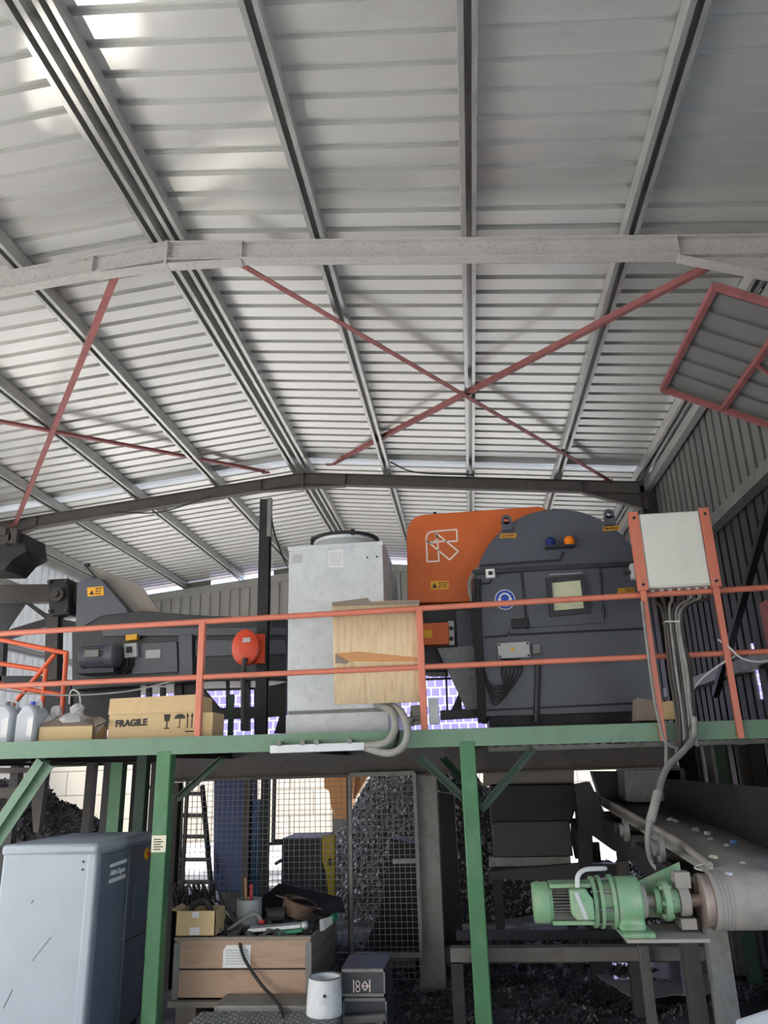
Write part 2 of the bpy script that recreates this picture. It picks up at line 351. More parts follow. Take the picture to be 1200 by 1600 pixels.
for i, (z, a) in enumerate(((5.55, YN), (4.42, 10.5), (3.22, 10.5))):
    b = MB(); b.chan((XL + .07, a, z), (XL + .07, YB, z), .10, .12, .01)
    tag(b.build('wall_girt', M['purlin']), ['upper galvanised girt along the pale left wall', 'middle galvanised girt along the pale left wall', 'lowest girt at the bottom edge of the pale left wall'][i], 'girt', 'girts on the left wall')
# right wall girts and brace
for px_, py_, lab in ((1150, 785, 'grey wall girt on the dark right wall above the control box'), (1150, 1045, 'lower grey wall girt on the dark right wall behind the railing')):
    p = atx(px_, py_, XW - .10)
    b = MB(); b.chan((p.x, YN, p.z), (p.x, 17.9, p.z), .14, .13, .01)
    tag(b.build('wall_girt', M['steelgrey']), lab, 'girt', 'girts on the right wall')
b = MB(); p = atx(1200, 790, XW - .22); q = atx(1140, 1000, XW - .22); d_ = q - p
b.angle(p - d_ * .35, q + d_ * .55, .07); tag(b.build('wall_brace', M['steelblack']), 'dark diagonal brace on the right wall beside the control box', 'brace')

# purlins: cold rolled channels with their open side down
def hat(x, w=.13):
    z1 = zr(x) - .006; z0 = z1 - .145; a = w / 2; t = .008; l = .040
    return [(-a, z0), (-a + l, z0), (-a + l, z0 + t), (-a + t, z0 + t), (-a + t, z1 - t), (a - t, z1 - t), (a - t, z0 + t), (a - l, z0 + t), (a - l, z0), (a, z0), (a, z1), (-a, z1)]
PUR = [(-8.18, 'galvanised eave purlin along the pale left wall'), (-6.84, 'galvanised roof purlin nearest the left wall'), (-5.42, 'second galvanised roof purlin left of the ridge'),
       (-4.02, 'first galvanised roof purlin left of the ridge'), (XR - .105, 'left purlin of the close pair at the ridge'), (XR + .105, 'right purlin of the close pair at the ridge'),
       (-1.11, 'first galvanised roof purlin right of the ridge'), (.26, 'second purlin right of the ridge, straight above the orange cover'), (1.655, 'third roof purlin right of the ridge'), (2.93, 'galvanised eave purlin beside the dark right wall')]
for x, lab in PUR:
    b = MB(); b.prism([(x + a, YN, z) for a, z in hat(x)], (0, YB - YN - .02, 0))
    tag(b.build('roof_purlin', M['purlin']), lab, 'purlin', 'roof purlins')
# portal frames
def frame(Y, m, lab, ca, cz_):
    t = T('portal_frame', lab, 'roof frame', (XR, Y, 0))
    for sgn, xe, nm in ((-1, XL + .12, 0), (1, XW - .12, 1)):
        b = MB(); p = V((XR, Y, zr(XR) - .255)); q = V((xe, Y, zr(xe) - .255)); b.ibeam(p, q, .11, .20, .012, .009); b.build('rafter_beam', m, t)
        b = MB(); x1 = XR + sgn * .72            # tapered haunch at the ridge
        b.prism([(XR, Y - .006, zr(XR) - .34), (x1, Y - .006, zr(x1) - .345), (x1, Y - .006, zr(x1) - .355), (XR, Y - .006, zr(XR) - ca)], (0, .012, 0))
        b.prism([(XR, Y - .055, zr(XR) - ca), (x1, Y - .055, zr(x1) - .356), (x1, Y - .055, zr(x1) - .368), (XR, Y - .055, zr(XR) - ca - .012)], (0, .11, 0))
        b.box(x1 - .006, Y - .055, zr(x1) - .345, x1 + .006, Y + .055, zr(x1) - .165); b.build('ridge_haunch', m, t)
        b = MB(); x1 = xe - sgn * 1.0            # haunch at the eave
        b.prism([(xe, Y - .006, zr(xe) - .34), (x1, Y - .006, zr(x1) - .345), (x1, Y - .006, zr(x1) - .355), (xe, Y - .006, zr(xe) - .62)], (0, .012, 0))
        b.prism([(xe, Y - .055, zr(xe) - .62), (x1, Y - .055, zr(x1) - .356), (x1, Y - .055, zr(x1) - .368), (xe, Y - .055, zr(xe) - .632)], (0, .11, 0))
        b.box(x1 - .006, Y - .055, zr(x1) - .345, x1 + .006, Y + .055, zr(x1) - .165); b.build('eave_haunch', m, t)
        b = MB(); b.ibeam((xe, Y, 0), (xe, Y, zr(xe) - .2), .12, .22, .012, .009, up=(1, 0, 0)); b.build('column', M['steel'], t)
    b = MB(); b.box(XR - .012, Y - .06, zr(XR) - ca - .015, XR + .012, Y + .06, zr(XR) - .15)
    for k in range(3):
        for s_ in (-.03, .03): b.cyl((XR - .03, Y + s_, zr(XR) - .20 - k * .06), (XR + .03, Y + s_, zr(XR) - .20 - k * .06), .011, n=6)
    b.build('ridge_plate', m, t)
    return t
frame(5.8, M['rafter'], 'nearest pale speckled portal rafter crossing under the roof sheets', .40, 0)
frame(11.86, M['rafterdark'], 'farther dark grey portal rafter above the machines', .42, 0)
# wind braces
def brace(p, q, lab, side=1):
    b = MB(); b.angle(p, q, .062, .007, side=side)
    for c in (p, q): b.box(c.x - .07, c.y - .05, c.z + .005, c.x + .07, c.y + .05, c.z + .015)
    tag(b.build('roof_brace', M['redprimer']), lab, 'brace', 'red diagonal roof braces')
brace(at(356, 406, 5.9), at(950, 752, 11.8), 'red roof brace from near rafter left of centre down to far right eave')
brace(at(1118, 412, 5.9), at(516, 730, 11.8) + V((0, 0, .04)), 'red roof brace from near rafter at right back to the ridge side')
brace(at(178, 426, 5.9), at(20, 822, 11.8), 'steep red roof brace at left from near rafter to left eave')
brace(V((-7.6, 5.9, zr(-7.6) - .40)), at(415, 741, 11.8) + V((0, 0, .02)), 'red roof brace at left reaching the far ridge')
# thin cables sagging under the far rafter
for (a, c, e, lab) in (((610, 722), (650, 738), (740, 742), 'thin cable sagging under the far roof right of the ridge'), ((180, 800), (250, 800), (330, 775), 'thin cable sagging along the far rafter left of the ridge')):
    b = MB(); b.tube([at(*a, 11.6), at(*c, 11.6), at(*e, 11.6)], .012); tag(b.build('roof_cable', M['black']), lab, 'cable')
# hinged corrugated flap upper right
A = V((1.97, 5.0, HC + 3.235)); s_ = -.50
t = T('corrugated_flap', 'tilted corrugated sheet flap in red frame at upper right', 'roof flap', (2.5, 5.8, A.z - .3))
xe = XW - .26; ze = A.z + s_ * (xe - A.x); y1 = 6.62
b = MB(); P = rib(5.0, y1, h=.03)
b.strip([(A.x, y, A.z + .03 + h) for y, h in P], (xe - A.x, 0, ze - A.z)); b.build('corrugated_sheet', M['wallsheet'], t, solid=.002, smooth=False)
for p, q in (((A.x, 5.0, A.z), (A.x, y1, A.z)), ((A.x, 5.0, A.z), (xe, 5.0, ze)), ((A.x, y1, A.z), (xe, y1, ze)), ((2.47, 5.0, A.z + s_ * .5), (2.47, y1, A.z + s_ * .5)), ((xe - .02, 5.0, ze), (xe - .02, y1, ze))):
    b = MB(); b.bar(p, q, .045, .045); b.build('frame_bar', M['redprimer'], t)
b = MB(); b.bar((2.47, 5.75, A.z - .27), (xe, 5.9, A.z - .62), .012, .03); b.build('stay', M['redprimer'], t)

# ================================================================== platform
DZ = 2.47; YP = 7.0
pf = T('mezzanine_platform', 'green painted steel platform carrying the machines', 'platform', (-1.5, 8.2, 0))
b = MB(); b.chan((-6.2, YP, HC + .308 - .075), (3.05, YP, HC + .262 - .075), .10, .15, .012, side=-1)
b.build('front_beam', M['greendust'], pf)
b = MB(); b.box(-6.2, YP + .06, DZ - .03, 3.05, 11.3, DZ); b.build('deck', M['deck'], pf, smooth=False)
for x in (-5.5, -2.76, -.035):
    b = MB(); b.box(x - .068, YP - .055, 0, x + .068, YP + .075, 2.37); b.box(x - .12, YP - .11, 0, x + .12, YP + .13, .02); b.build('post', M['green'], pf, bevel=.012)
for x, y in ((-3.62, 8.55), (-.02, 8.6), (2.6, 8.8)):
    b = MB(); b.box(x - .06, y - .06, 0, x + .06, y + .06, 2.40); b.build('post', M['greendark'], pf, bevel=.008)
for p, q, m in ((at(805 + 25, 1166, YP + .02), at(748, 1262, YP + .02), 'greendark'), (at(652, 1186, YP + .02), at(727, 1256, YP + .02), 'greendark'), (at(68, 1188, YP + .08), at(-58, 1375, YP + .08), 'greendust'), (at(690, 1188, 7.5), at(748, 1255, 7.9), 'greendark'), (at(345, 1182, 7.5), at(275, 1245, 7.9), 'greendark')):
    b = MB(); w_ = .12 if m == 'greendust' else .06; b.bar(p, q, .012, w_, up=(0, 1, 0)) if w_ < .1 else b.chan(p, q, .08, .12, .012, up=(0, 1, 0)); b.angle(p, q, w_, .008, up=(0, 1, 0)); b.build('knee_brace', M[m], pf)
for x in (-5.4, -4.1, -2.76, -1.4, -.03, 1.3, 2.6):
    b = MB(); b.ibeam((x, YP + .06, DZ - .10), (x, 11.2, DZ - .10), .07, .12, .008, .006); b.build('joist', M['steelblack'], pf)
b = MB(); b.chan((-6.2, 11.2, DZ - .1), (3.05, 11.2, DZ - .1), .08, .14, .01); b.build('back_beam', M['greendark'], pf)
p = at(248, 1318, YP - .06); b = MB(); b.box(p.x - .065, YP - .062, p.z - .07, p.x + .065, YP - .057, p.z + .065); o = b.build('notice', M['cream'], pf, smooth=False); o['label'] = 'small cream notice on the post'
b = MB()
for k in range(5): b.box(p.x - .045, YP - .0635, p.z - .05 + k * .02, p.x + .02 + .02 * (k % 2), YP - .062, p.z - .042 + k * .02)
b.build('print', M['ink'], o, smooth=False)
# galvanised cable tray with slots under the right half of the beam
t = T('slotted_cable_tray', 'slotted grey cable tray hanging under the right half of platform beam', 'cable tray', (1.3, 7.3, 2.27))
b = MB(); x0 = .15; x1 = 3.0
b.box(x0, 7.28, 2.29, x1, 7.29, 2.315); b.box(x0, 7.28, 2.35, x1, 7.29, 2.375); b.box(x0, 7.28, 2.28, x1, 7.48, 2.288)
k = x0
while k < x1 - .05: b.box(k, 7.281, 2.315, k + .05, 7.289, 2.35); k += .10
b.build('tray', M['steelgrey'], t, smooth=False)
# white conduit trunking under the beam
t = T('cable_trunking', 'pale grey cable trunking fixed under the platform beam below the chiller', 'trunking', (-1.5, 6.9, 2.25))
p = at(424, 1171, 6.9); q = at(570, 1166, 6.9); b = MB(); b.bar(p, q, .10, .068); b.build('trunking', M['galv'], t, bevel=.004)
b = MB()
for u in (.1, .35, .5, .85): c = lerp(p, q, u); b.cyl((c.x, 6.83, c.z + .045), (c.x, 6.95, c.z + .045), .022, n=10)
b.build('clip', M['steelgrey'], t)
p = at(272, 1176, 7.1); q = at(422, 1168, 7.1); b = MB(); b.cyl(p, q, .012, n=10); tag(b.build('conduit_pipe', M['steelgrey']), 'thin grey conduit under the platform beam left of the trunking', 'conduit')

# ------------------------------------------------------------------ guard rail
def rz(x, kind):               # the railing leans with the platform edge
    u = (x + 4.45) / 7.1
    return HC + (1.322 + .074 * u if kind else .817 + .017 * u)
gr = T('guard_rail', 'orange pipe guard rail along the front edge of the platform', 'railing', (-1.2, YP, 2.5))
b = MB(); b.cyl((-6.2, YP, rz(-6.2, 1)), (3.1, YP, rz(3.1, 1)), .027, n=14); b.build('top_rail', M['rail'], gr)
b = MB(); b.cyl((-6.2, YP, rz(-6.2, 0)), (3.1, YP, rz(3.1, 0)), .025, n=14); b.build('mid_rail', M['rail'], gr)
for px_ in (313, 660):
    p = at(px_, 1060, YP); b = MB(); b.box(p.x - .03, YP - .03, 2.45, p.x + .03, YP + .03, rz(p.x, 1) - .01); b.build('rail_post', M['rail'], gr, bevel=.006)
x = -5.6; b = MB(); b.box(x - .03, YP - .03, 2.45, x + .03, YP + .03, rz(x, 1) - .01); b.build('rail_post', M['rail'], gr, bevel=.006)
# stair rail behind, left
Y2 = 8.2
sr = T('stair_rail', 'brighter orange stair railing at the left end of the platform', 'railing', at(60, 1120, Y2))
def pipe(a, c, nm, r=.026, Yb=Y2, m='railbright'):
    b = MB(); b.cyl(at(*a, Y2 if a[0] > 60 else Yb), at(*c, Y2), r, n=12); b.build(nm, M[m], sr)
pipe((-30, 993), (106, 1021), 'top_rail'); pipe((104, 1020), (96, 1122), 'rail_post'); pipe((-30, 1032), (66, 1047), 'mid_rail'); pipe((86, 1022), (20, 1102), 'sloped_rail'); pipe((-30, 1064), (96, 1086), 'lower_rail'); pipe((72, 1045), (64, 1118), 'rail_post')
# ================================================================== machines on the platform
# ---- drum separator (black, arched) with orange cover
YF = 8.0
ms = T('drum_separator', 'black arched separator machine with orange side cover and pale window', 'machine', (1.0, 8.6, DZ))
X0, X1 = .145, 1.93; ZB = 2.62; ZT = HC + 1.925
b = MB(); b.box(X0, YF, ZB, X1, 9.5, ZT); b.build('body', M['anthracite'], ms, bevel=.012)
b = MB()
for x in (.2, 1.55): b.box(x, YF + .03, DZ, x + .32, 9.45, ZB)
b.box(X0 + .05, YF + .05, DZ, X1 - .05, YF + .09, ZB); b.build('skid', M['steelblack'], ms)
# arched top cover: front plate and drum behind it
cx_ = (X0 + X1) / 2; half = (X1 - X0) / 2 - .03; sag = .655; R = (half * half + sag * sag) / (2 * sag); zc = ZT + sag - R
a0 = math.asin(half / R) if R > half else math.pi / 2
if zc > ZT: a0 = math.pi - a0
arc = [(cx_ + R * math.sin(-a0 + 2 * a0 * k / 40), zc + R * math.cos(-a0 + 2 * a0 * k / 40)) for k in range(41)]
b = MB(); b.prism([(x, YF + .02, z) for x, z in arc], (0, 1.40, 0)); b.build('arched_cover', M['anthracite'], ms, bevel=.006)
b = MB(); b.box(X0 - .02, YF - .05, ZT - .035, X1 + .02, YF + .02, ZT + .012); b.build('edge_lip', M['anthradark'], ms, bevel=.004)
def lug(px_, py_):
    c = at(px_, py_, YF); b = MB(); r = .055; pts = [(c.x - r, c.z - .12)] + [(c.x + r * math.cos(math.pi - math.pi * k / 12), c.z + r * math.sin(math.pi * k / 12)) for k in range(13)] + [(c.x + r, c.z - .12)]
    # plate with a round eye: outer outline bridged to the hole
    h = .026; hole = [(c.x + h * math.cos(2 * math.pi * k / 16), c.z + h * math.sin(2 * math.pi * k / 16)) for k in range(16)]
    out = [(c.x + (r if abs(math.cos(a)) < .99 else r) * math.cos(a), c.z + r * math.sin(a)) for a in [2 * math.pi * k / 16 for k in range(16)]]
    y0 = YF - .03; y1 = YF + .03; vs = []
    for ring in (out, hole):
        for y in (y0, y1): vs += [(x, y, z) for x, z in ring]
    fs = []
    for k in range(16):
        j = (k + 1) % 16
        fs += [(k, j, 32 + j, 32 + k), (16 + k, 48 + k, 48 + j, 16 + j), (k, 16 + k, 16 + j, j), (32 + k, 32 + j, 48 + j, 48 + k)]
    b.add(vs, fs); b.box(c.x - r, y0, c.z - .12, c.x + r, y1, c.z - .028); b.build('lifting_lug', M['anthracite'], ms)
lug(791, 813); lug(951, 804)
def label_strip(pts, Y, m='amber', nm='warning_label', par=None):
    b = MB(); b.px(pts, Y, .004); return b.build(nm, M[m], par or ms, smooth=False)
def strips(par, x0, x1, z0, z1, Y, n, nm='print', m='ink'):
    b = MB()
    for k in range(n):
        z = z0 + (z1 - z0) * (k + .25) / n; h = (z1 - z0) / n * .5; x = x0
        while x < x1 - .005:
            w = random.uniform(.008, .03); b.box(x, Y - .0012, z, min(x + w, x1), Y, z + h); x += w + .006
    return b.build(nm, M[m], par, smooth=False)
for pts in ([(781, 834), (807, 833), (807, 840), (781, 841)], [(942, 823), (968, 821), (968, 828), (942, 830)]):
    o = label_strip(pts, YF + .012); c = at(*pts[3], YF + .012); e = at(*pts[1], YF + .012); strips(o, c.x + .02, e.x - .02, c.z + .012, e.z - .012, YF + .012, 1)
# door and window
dp = [(818, 892), (937, 887), (944, 973), (828, 981)]
b = MB(); b.px(dp, YF - .022, .022); dr = b.build('access_door', M['anthracite'], ms, bevel=.005)
b = MB()
for q in ((938, 903), (943, 956)): c = at(*q, YF - .03); b.cyl((c.x, YF - .03, c.z - .05), (c.x, YF - .03, c.z + .05), .014, n=8)
b.build('hinge', M['anthradark'], dr)
b = MB(); o4 = [(853, 903), (913, 897), (923, 957), (860, 963)]; i4 = [(862, 910), (907, 906), (913, 950), (866, 954)]
O = [at(*q, YF - .07) for q in o4]; I = [at(*q, YF - .07) for q in i4]; dv = V((0, .05, 0)); vs = O + I + [p + dv for p in O] + [p + dv for p in I]
fs = []
for k in range(4):
    j = (k + 1) % 4; fs += [(k, j, 4 + j, 4 + k), (8 + k, 12 + k, 12 + j, 8 + j), (k, 8 + k, 8 + j, j), (4 + k, 4 + j, 12 + j, 12 + k)]
b.add(vs, fs); b.build('window_frame', M['anthradark'], dr)
b = MB(); b.px(i4, YF - .045, .01); o = b.build('window_pane', M['pane'], dr, smooth=False); o['label'] = 'pale cream window pane'
c = at(884, 899, YF - .03); b = MB(); b.box(c.x - .17, YF - .03, c.z + .012, c.x + .17, YF - .024, c.z + .022); b.build('lettering_strip', M['greybox'], dr, smooth=False)
# seams and conduits
b = MB()
for pts in ([(757, 996), (793, 993), (795, 986), (797, 992), (1010, 982)], [(750, 884), (875, 875), (879, 868), (880, 862)], [(752, 912), (765, 911), (768, 904)]):
    b.tube([at(*q, YF - .012) for q in pts], .010, n=6, sub=1)
b.build('conduit', M['black'], ms)
b = MB(); p = at(756, 1110, YF); q = at(1010, 1098, YF); b.bar((p.x, YF - .004, p.z), (q.x, YF - .004, q.z), .012, .02); p = at(814, 890, YF); q = at(824, 985, YF); b.bar(p, q, .02, .022); b.build('seam', M['black'], ms)
b = MB(); b.tube([at(841, 1038, YF - .02), at(838, 1128, YF - .02)], .03, n=8); b.build('cable_duct', M['anthradark'], ms)
c = at(810, 975, YF); b = MB(); b.box(c.x - .07, YF - .05, c.z - .05, c.x + .10, YF, c.z + .05); b.build('door_latch', M['black'], ms, bevel=.006)
# blue round sign
c = at(789, 937, YF); sg = MB(); sg.cyl((c.x, YF - .004, c.z), (c.x, YF, c.z), .107, n=36); sg = sg.build('round_sign', M['white'], ms); sg['label'] = 'blue round ear protection sign with white rim'
b = MB(); b.cyl((c.x, YF - .006, c.z), (c.x, YF - .003, c.z), .099, n=36); b.build('blue_disc', M['blue'], sg)
b = MB()
def arcband(cx0, cz0, r0, r1, a0_, a1_, y, n=18):
    o = [(cx0 + r1 * math.cos(a0_ + (a1_ - a0_) * k / n), y, cz0 + r1 * math.sin(a0_ + (a1_ - a0_) * k / n)) for k in range(n + 1)]
    i = [(cx0 + r0 * math.cos(a0_ + (a1_ - a0_) * k / n), y, cz0 + r0 * math.sin(a0_ + (a1_ - a0_) * k / n)) for k in range(n + 1)]
    b.add(o + i, [(k, k + 1, n + 2 + k, n + 1 + k) for k in range(n)])
arcband(c.x, c.z + .01, .046, .062, 0, math.pi, YF - .007); b.box(c.x - .072, YF - .008, c.z - .045, c.x - .040, YF - .006, c.z + .015); b.box(c.x + .040, YF - .008, c.z - .045, c.x + .072, YF - .006, c.z + .015)
b.box(c.x - .03, YF - .008, c.z - .075, c.x + .03, YF - .006, c.z - .052); b.build('symbol', M['white'], sg, smooth=False)
# white emergency switch
c = at(766, 898, YF); b = MB(); b.box(c.x - .048, YF - .07, c.z - .048, c.x + .048, YF, c.z + .048); sw = b.build('isolator_switch', M['white'], ms, bevel=.006)
b = MB(); b.box(c.x - .022, YF - .095, c.z - .02, c.x + .022, YF - .07, c.z + .018); b.build('switch_knob', M['black'], sw, bevel=.005)
# junction box
P4 = [at(777, 1005, YF - .06), at(827, 1002, YF - .06), at(829, 1027, YF - .06), at(779, 1029, YF - .06)]
b = MB(); b.prism(P4, (0, .06, 0)); jb = b.build('junction_box', M['greybox'], ms, bevel=.005)
b = MB(); c = at(801, 1014, YF - .062); b.prism([(c.x - .026, YF - .063, c.z - .02), (c.x + .026, YF - .063, c.z - .02), (c.x, YF - .063, c.z + .026)], (0, .003, 0)); b.build('warning_triangle', M['yellow'], jb, smooth=False)
b = MB()
for u, v in ((.06, .12), (.94, .12), (.06, .88), (.94, .88)):
    c = lerp(lerp(P4[0], P4[1], u), lerp(P4[3], P4[2], u), v); b.cyl((c.x, YF - .066, c.z), (c.x, YF - .06, c.z), .011, n=10)
b.build('screw', M['ink'], jb)
b = MB(); b.px([(832, 1007), (844, 1006), (845, 1021), (833, 1022)], YF - .05, .05); b.build('plug_box', M['steelgrey'], ms, bevel=.005)
for k in range(6):            # cables looping from the junction box to the left edge
    x = 786 + k * 5; dp_ = 1058 + k * 6; b = MB()
    b.cyl(at(x, 1028, YF - .03), at(x, 1038, YF - .03), .014, n=8)
    b.tube([at(x, 1036, YF - .03), at(x - 2 + k, 1052, YF - .035), at(783 - k * 2 + 4, dp_ + 12, YF - .05 - k * .004), at(765, dp_ + 10 - k * 3, YF - .04), at(752 + k * .6, 1030 + k * 4, YF + .02)], .0085, n=6)
    b.build('cable', M['black'], ms)
for k in range(5):            # black cable bundle along the left edge
    b = MB(); b.tube([at(741 + k * 2.2, 905, YF - .02 - .02 * (k % 2)), at(738 + k * 3, 960, YF - .03), at(745 + k * 2.4, 1040, YF - .02), at(749 + k * 2.2, 1130, YF - .03)], .015, n=7); b.build('cable', M['black'], ms)
b = MB(); b.tube([at(747, 888, YF - .02), at(735, 905, YF - .02), at(734, 925, YF - .02), at(742, 950, YF - .01)], .022); b.build('corrugated_hose', M['steelgrey'], ms)
# beacons
p = at(874, 856, YF); b = MB(); b.box(p.x - .155, YF - .11, p.z - .012, p.x + .155, YF + .02, p.z + .005); pl = b.build('beacon_shelf', M['anthradark'], ms)
for q, m, r, lb in (((861, 853), 'lensblue', .05, 'blue beacon'), ((890, 850), 'lensorange', .056, 'amber beacon')):
    c = at(*q, YF - .06); b = MB(); z0 = p.z + .005
    b.rings((c.x, YF - .06, z0), (0, 0, 1), [(0, r * .9), (.02, r * .9), (.022, r), (.06, r), (.085, r * .8), (.10, r * .45), (.106, .001)]); o = b.build('beacon', M[m], pl); o['label'] = lb
# amber sign near the right end
pts = [(965, 919), (992, 918), (992, 926), (965, 928)]; o = label_strip(pts, YF - .004); c = at(*pts[3], YF); e = at(*pts[1], YF); strips(o, c.x + .08, e.x - .01, c.z + .01, e.z - .01, YF - .004, 2)
# ---- orange cover plate with rounded corner, a 14 cm deep guard
YO = 8.32
oc = [(637, 942), (635.5, 835)]
for k in range(1, 9):
    a = math.pi - math.pi / 2 * k / 9; oc.append((660 + 24 * math.cos(a), 832 - 27 * math.sin(a)))
oc += [(662, 804), (842, 791), (853, 795), (860, 806), (862, 936), (742, 940)]
b = MB(); b.px(oc, YO, .26); cv = b.build('side_cover', M['orange'], ms, bevel=.008); cv['label'] = 'orange side cover'
b = MB(); c = at(679, 800, YO); b.cyl((c.x, YO + .1, c.z - .02), (c.x, YO + .1, c.z + .03), .018, n=10); b.build('bolt', M['black'], cv)
def line(pts, w=.017, closed=True):
    b = MB(); P = [at(*q, YO - .003) for q in pts]; m = len(P)
    for k in range(m if closed else m - 1): b.bar(P[k], P[(k + 1) % m], w, .004, up=(0, 1, 0))
    return b
lg = MB()
z3 = lambda x, y: (630 + x * 230 / 1200, 780 + y * 180 / 939)
def lp(pts, closed=False):
    q = line([z3(*p) for p in pts], closed=closed); lg.add(q.v, q.f)
lp([(290, 345), (440, 342), (436, 246), (240, 264)] + [(236 - 48 * math.sin(math.pi / 2 * k / 6), 316 - 50 * math.cos(math.pi / 2 * k / 6)) for k in range(1, 7)] + [(195, 510), (292, 505), (276, 285)])
lp([(258, 268), (448, 424), (378, 494), (192, 338)]); lp([(192, 338), (210, 358), (290, 350)]); lp([(258, 268), (278, 300), (275, 320), (250, 350), (215, 350)])
lg.build('emblem', M['line'], cv, smooth=False)
pts = [(673, 908), (701, 907), (701, 920), (673, 921)]; o = label_strip(pts, YO - .004, 'yellow', par=cv); c = at(*pts[3], YO); e = at(*pts[1], YO)
b = MB(); b.prism([(c.x + .015, YO - .0065, c.z + .015), (c.x + .075, YO - .0065, c.z + .015), (c.x + .045, YO - .0065, c.z + .07)], (0, .002, 0)); o2 = strips(o, c.x + .09, e.x - .01, c.z + .01, e.z - .01, YO - .004, 3); b.build('warning_triangle', M['ink'], o, smooth=False)
# dark infeed frame under the cover
b = MB(); b.px([(640, 945), (742, 942), (745, 1012), (692, 1014), (700, 1050), (668, 1050), (640, 1040)], YO + .08, .5); b.build('infeed_frame', M['anthradark'], ms, bevel=.006)
b = MB(); b.px([(712, 955), (738, 953), (742, 1012), (715, 1013)], YO, .10); b.build('infeed_panel', M['anthracite'], ms, bevel=.005)
b = MB(); b.px([(655, 974), (701, 972), (702, 1006), (656, 1008)], YO - .10, .18); bx = b.build('drive_box', M['orange'], ms, bevel=.008); bx['label'] = 'small orange drive box'
o = label_strip([(660, 985), (675, 984), (676, 996), (661, 997)], YO - .104, 'yellow', par=bx)
b = MB(); b.px([(700, 970), (709, 970), (710, 1008), (702, 1008)], YO - .05, .10); b.build('terminal_box', M['greybox'], ms, bevel=.004)
for y in (982, 998): b = MB(); c = at(705, y, YO - .05); b.cyl((c.x, YO - .07, c.z), (c.x, YO - .05, c.z), .022, n=12); b.build('cable_gland', M['black'], ms)
b = MB(); b.px([(683, 1013), (741, 1009), (749, 1107), (728, 1109)], YO - .04, .03); o = b.build('chute_plate', M['speckle'], ms); o['label'] = 'speckled grey chute plate'
b = MB(); b.px([(688, 1110), (752, 1106), (753, 1120), (688, 1124)], YO - .02, .2); b.build('base_beam', M['anthradark'], ms)
b = MB(); p = at(697, 1045, YO + .2); q = at(699, 1115, YO + .2); b.bar(p, q, .02, .02); p = at(650, 1062, YO + .2); q = at(705, 1060, YO + .2); b.bar(p, q, .02, .025)
p = at(718, 1060, YO + .3); b.px([(712, 1050), (720, 1065), (722, 1112), (704, 1112), (716, 1085)], YO + .25, .03); b.build('base_strut', M['anthradark'], ms)

# ---- white chiller cabinet
YC = 7.6; a = at(455, 855, YC); e = at(598, 845, YC); X0c, X1c, ZTc = -1.785, -.79, HC + 2.205
ch = T('chiller_cabinet', 'tall pale galvanised chiller cabinet with round fan outlet on top', 'chiller', (-1.29, 8.4, DZ))
b = MB(); b.box(X0c, YC, 2.72, X1c, 9.25, ZTc); b.build('cabinet', M['galv'], ch, bevel=.008)
b = MB(); b.box(X0c - .01, YC - .012, DZ, X1c + .01, 9.26, 2.69); b.build('plinth', M['galv'], ch, bevel=.006)
b = MB(); b.box(X0c + .01, YC + .008, 2.685, X1c - .01, 9.2, 2.73); b.box(X1c - .002, YC + .75, 2.75, X1c + .003, YC + .762, ZTc - .02); b.build('seam', M['steelgrey'], ch)
b = MB(); b.box(X0c - .008, YC - .008, ZTc - .04, X1c + .008, 9.26, ZTc + .006); b.build('top_edge', M['galv'], ch, bevel=.004)
fc = V(((X0c + X1c) / 2 + .02, 8.12, ZTc)); b = MB(); b.rings(fc, (0, 0, 1), [(0, .40), (.05, .385), (.13, .345), (.16, .35)], n=48); fr = b.build('fan_shroud', M['galv'], ch)
b = MB(); b.rings(fc + V((0, 0, .16)), (0, 0, 1), [(0, .35), (.0, .385), (.03, .385), (.03, .33)], n=48, cap=False)
for k in range(4):
    an = k * math.pi / 2 + .4; b.bar(fc + V((.37 * math.cos(an), .37 * math.sin(an), .18)), fc + V((-.37 * math.cos(an), -.37 * math.sin(an), .18)), .02, .02)
    b.box(fc.x + .36 * math.cos(an) - .02, fc.y + .36 * math.sin(an) - .02, fc.z + .15, fc.x + .36 * math.cos(an) + .02, fc.y + .36 * math.sin(an) + .02, fc.z + .21)
b.build('fan_guard', M['black'], fr)
def plate_px(x0, y0, x1, y1, Y, m, par, nm, n):
    p = at(x0, y1, Y); q = at(x1, y0, Y); b = MB(); b.box(p.x, Y - .003, p.z, q.x, Y, q.z); o = b.build(nm, M[m], par, smooth=False); strips(o, p.x + .012, q.x - .012, p.z + .015, q.z - .015, Y - .003, n, m='greybox'); return o
plate_px(514, 859, 536, 887, YC, 'paper', ch, 'data_sticker', 7); plate_px(457, 866, 472, 880, YC, 'greybox', ch, 'sticker', 2)
b = MB()
for q in ((574, 871), (589, 870), (462, 1125), (520, 1122)): c = at(*q, YC); b.cyl((c.x, YC - .006, c.z), (c.x, YC + .01, c.z), .010, n=10)
for yy, zz in ((8.3, 4.2), (8.3, 3.6), (9.0, 4.2)): b.cyl((X1c - .01, yy, zz), (X1c + .006, yy, zz), .014, n=10)
b.build('screw', M['ink'], ch)
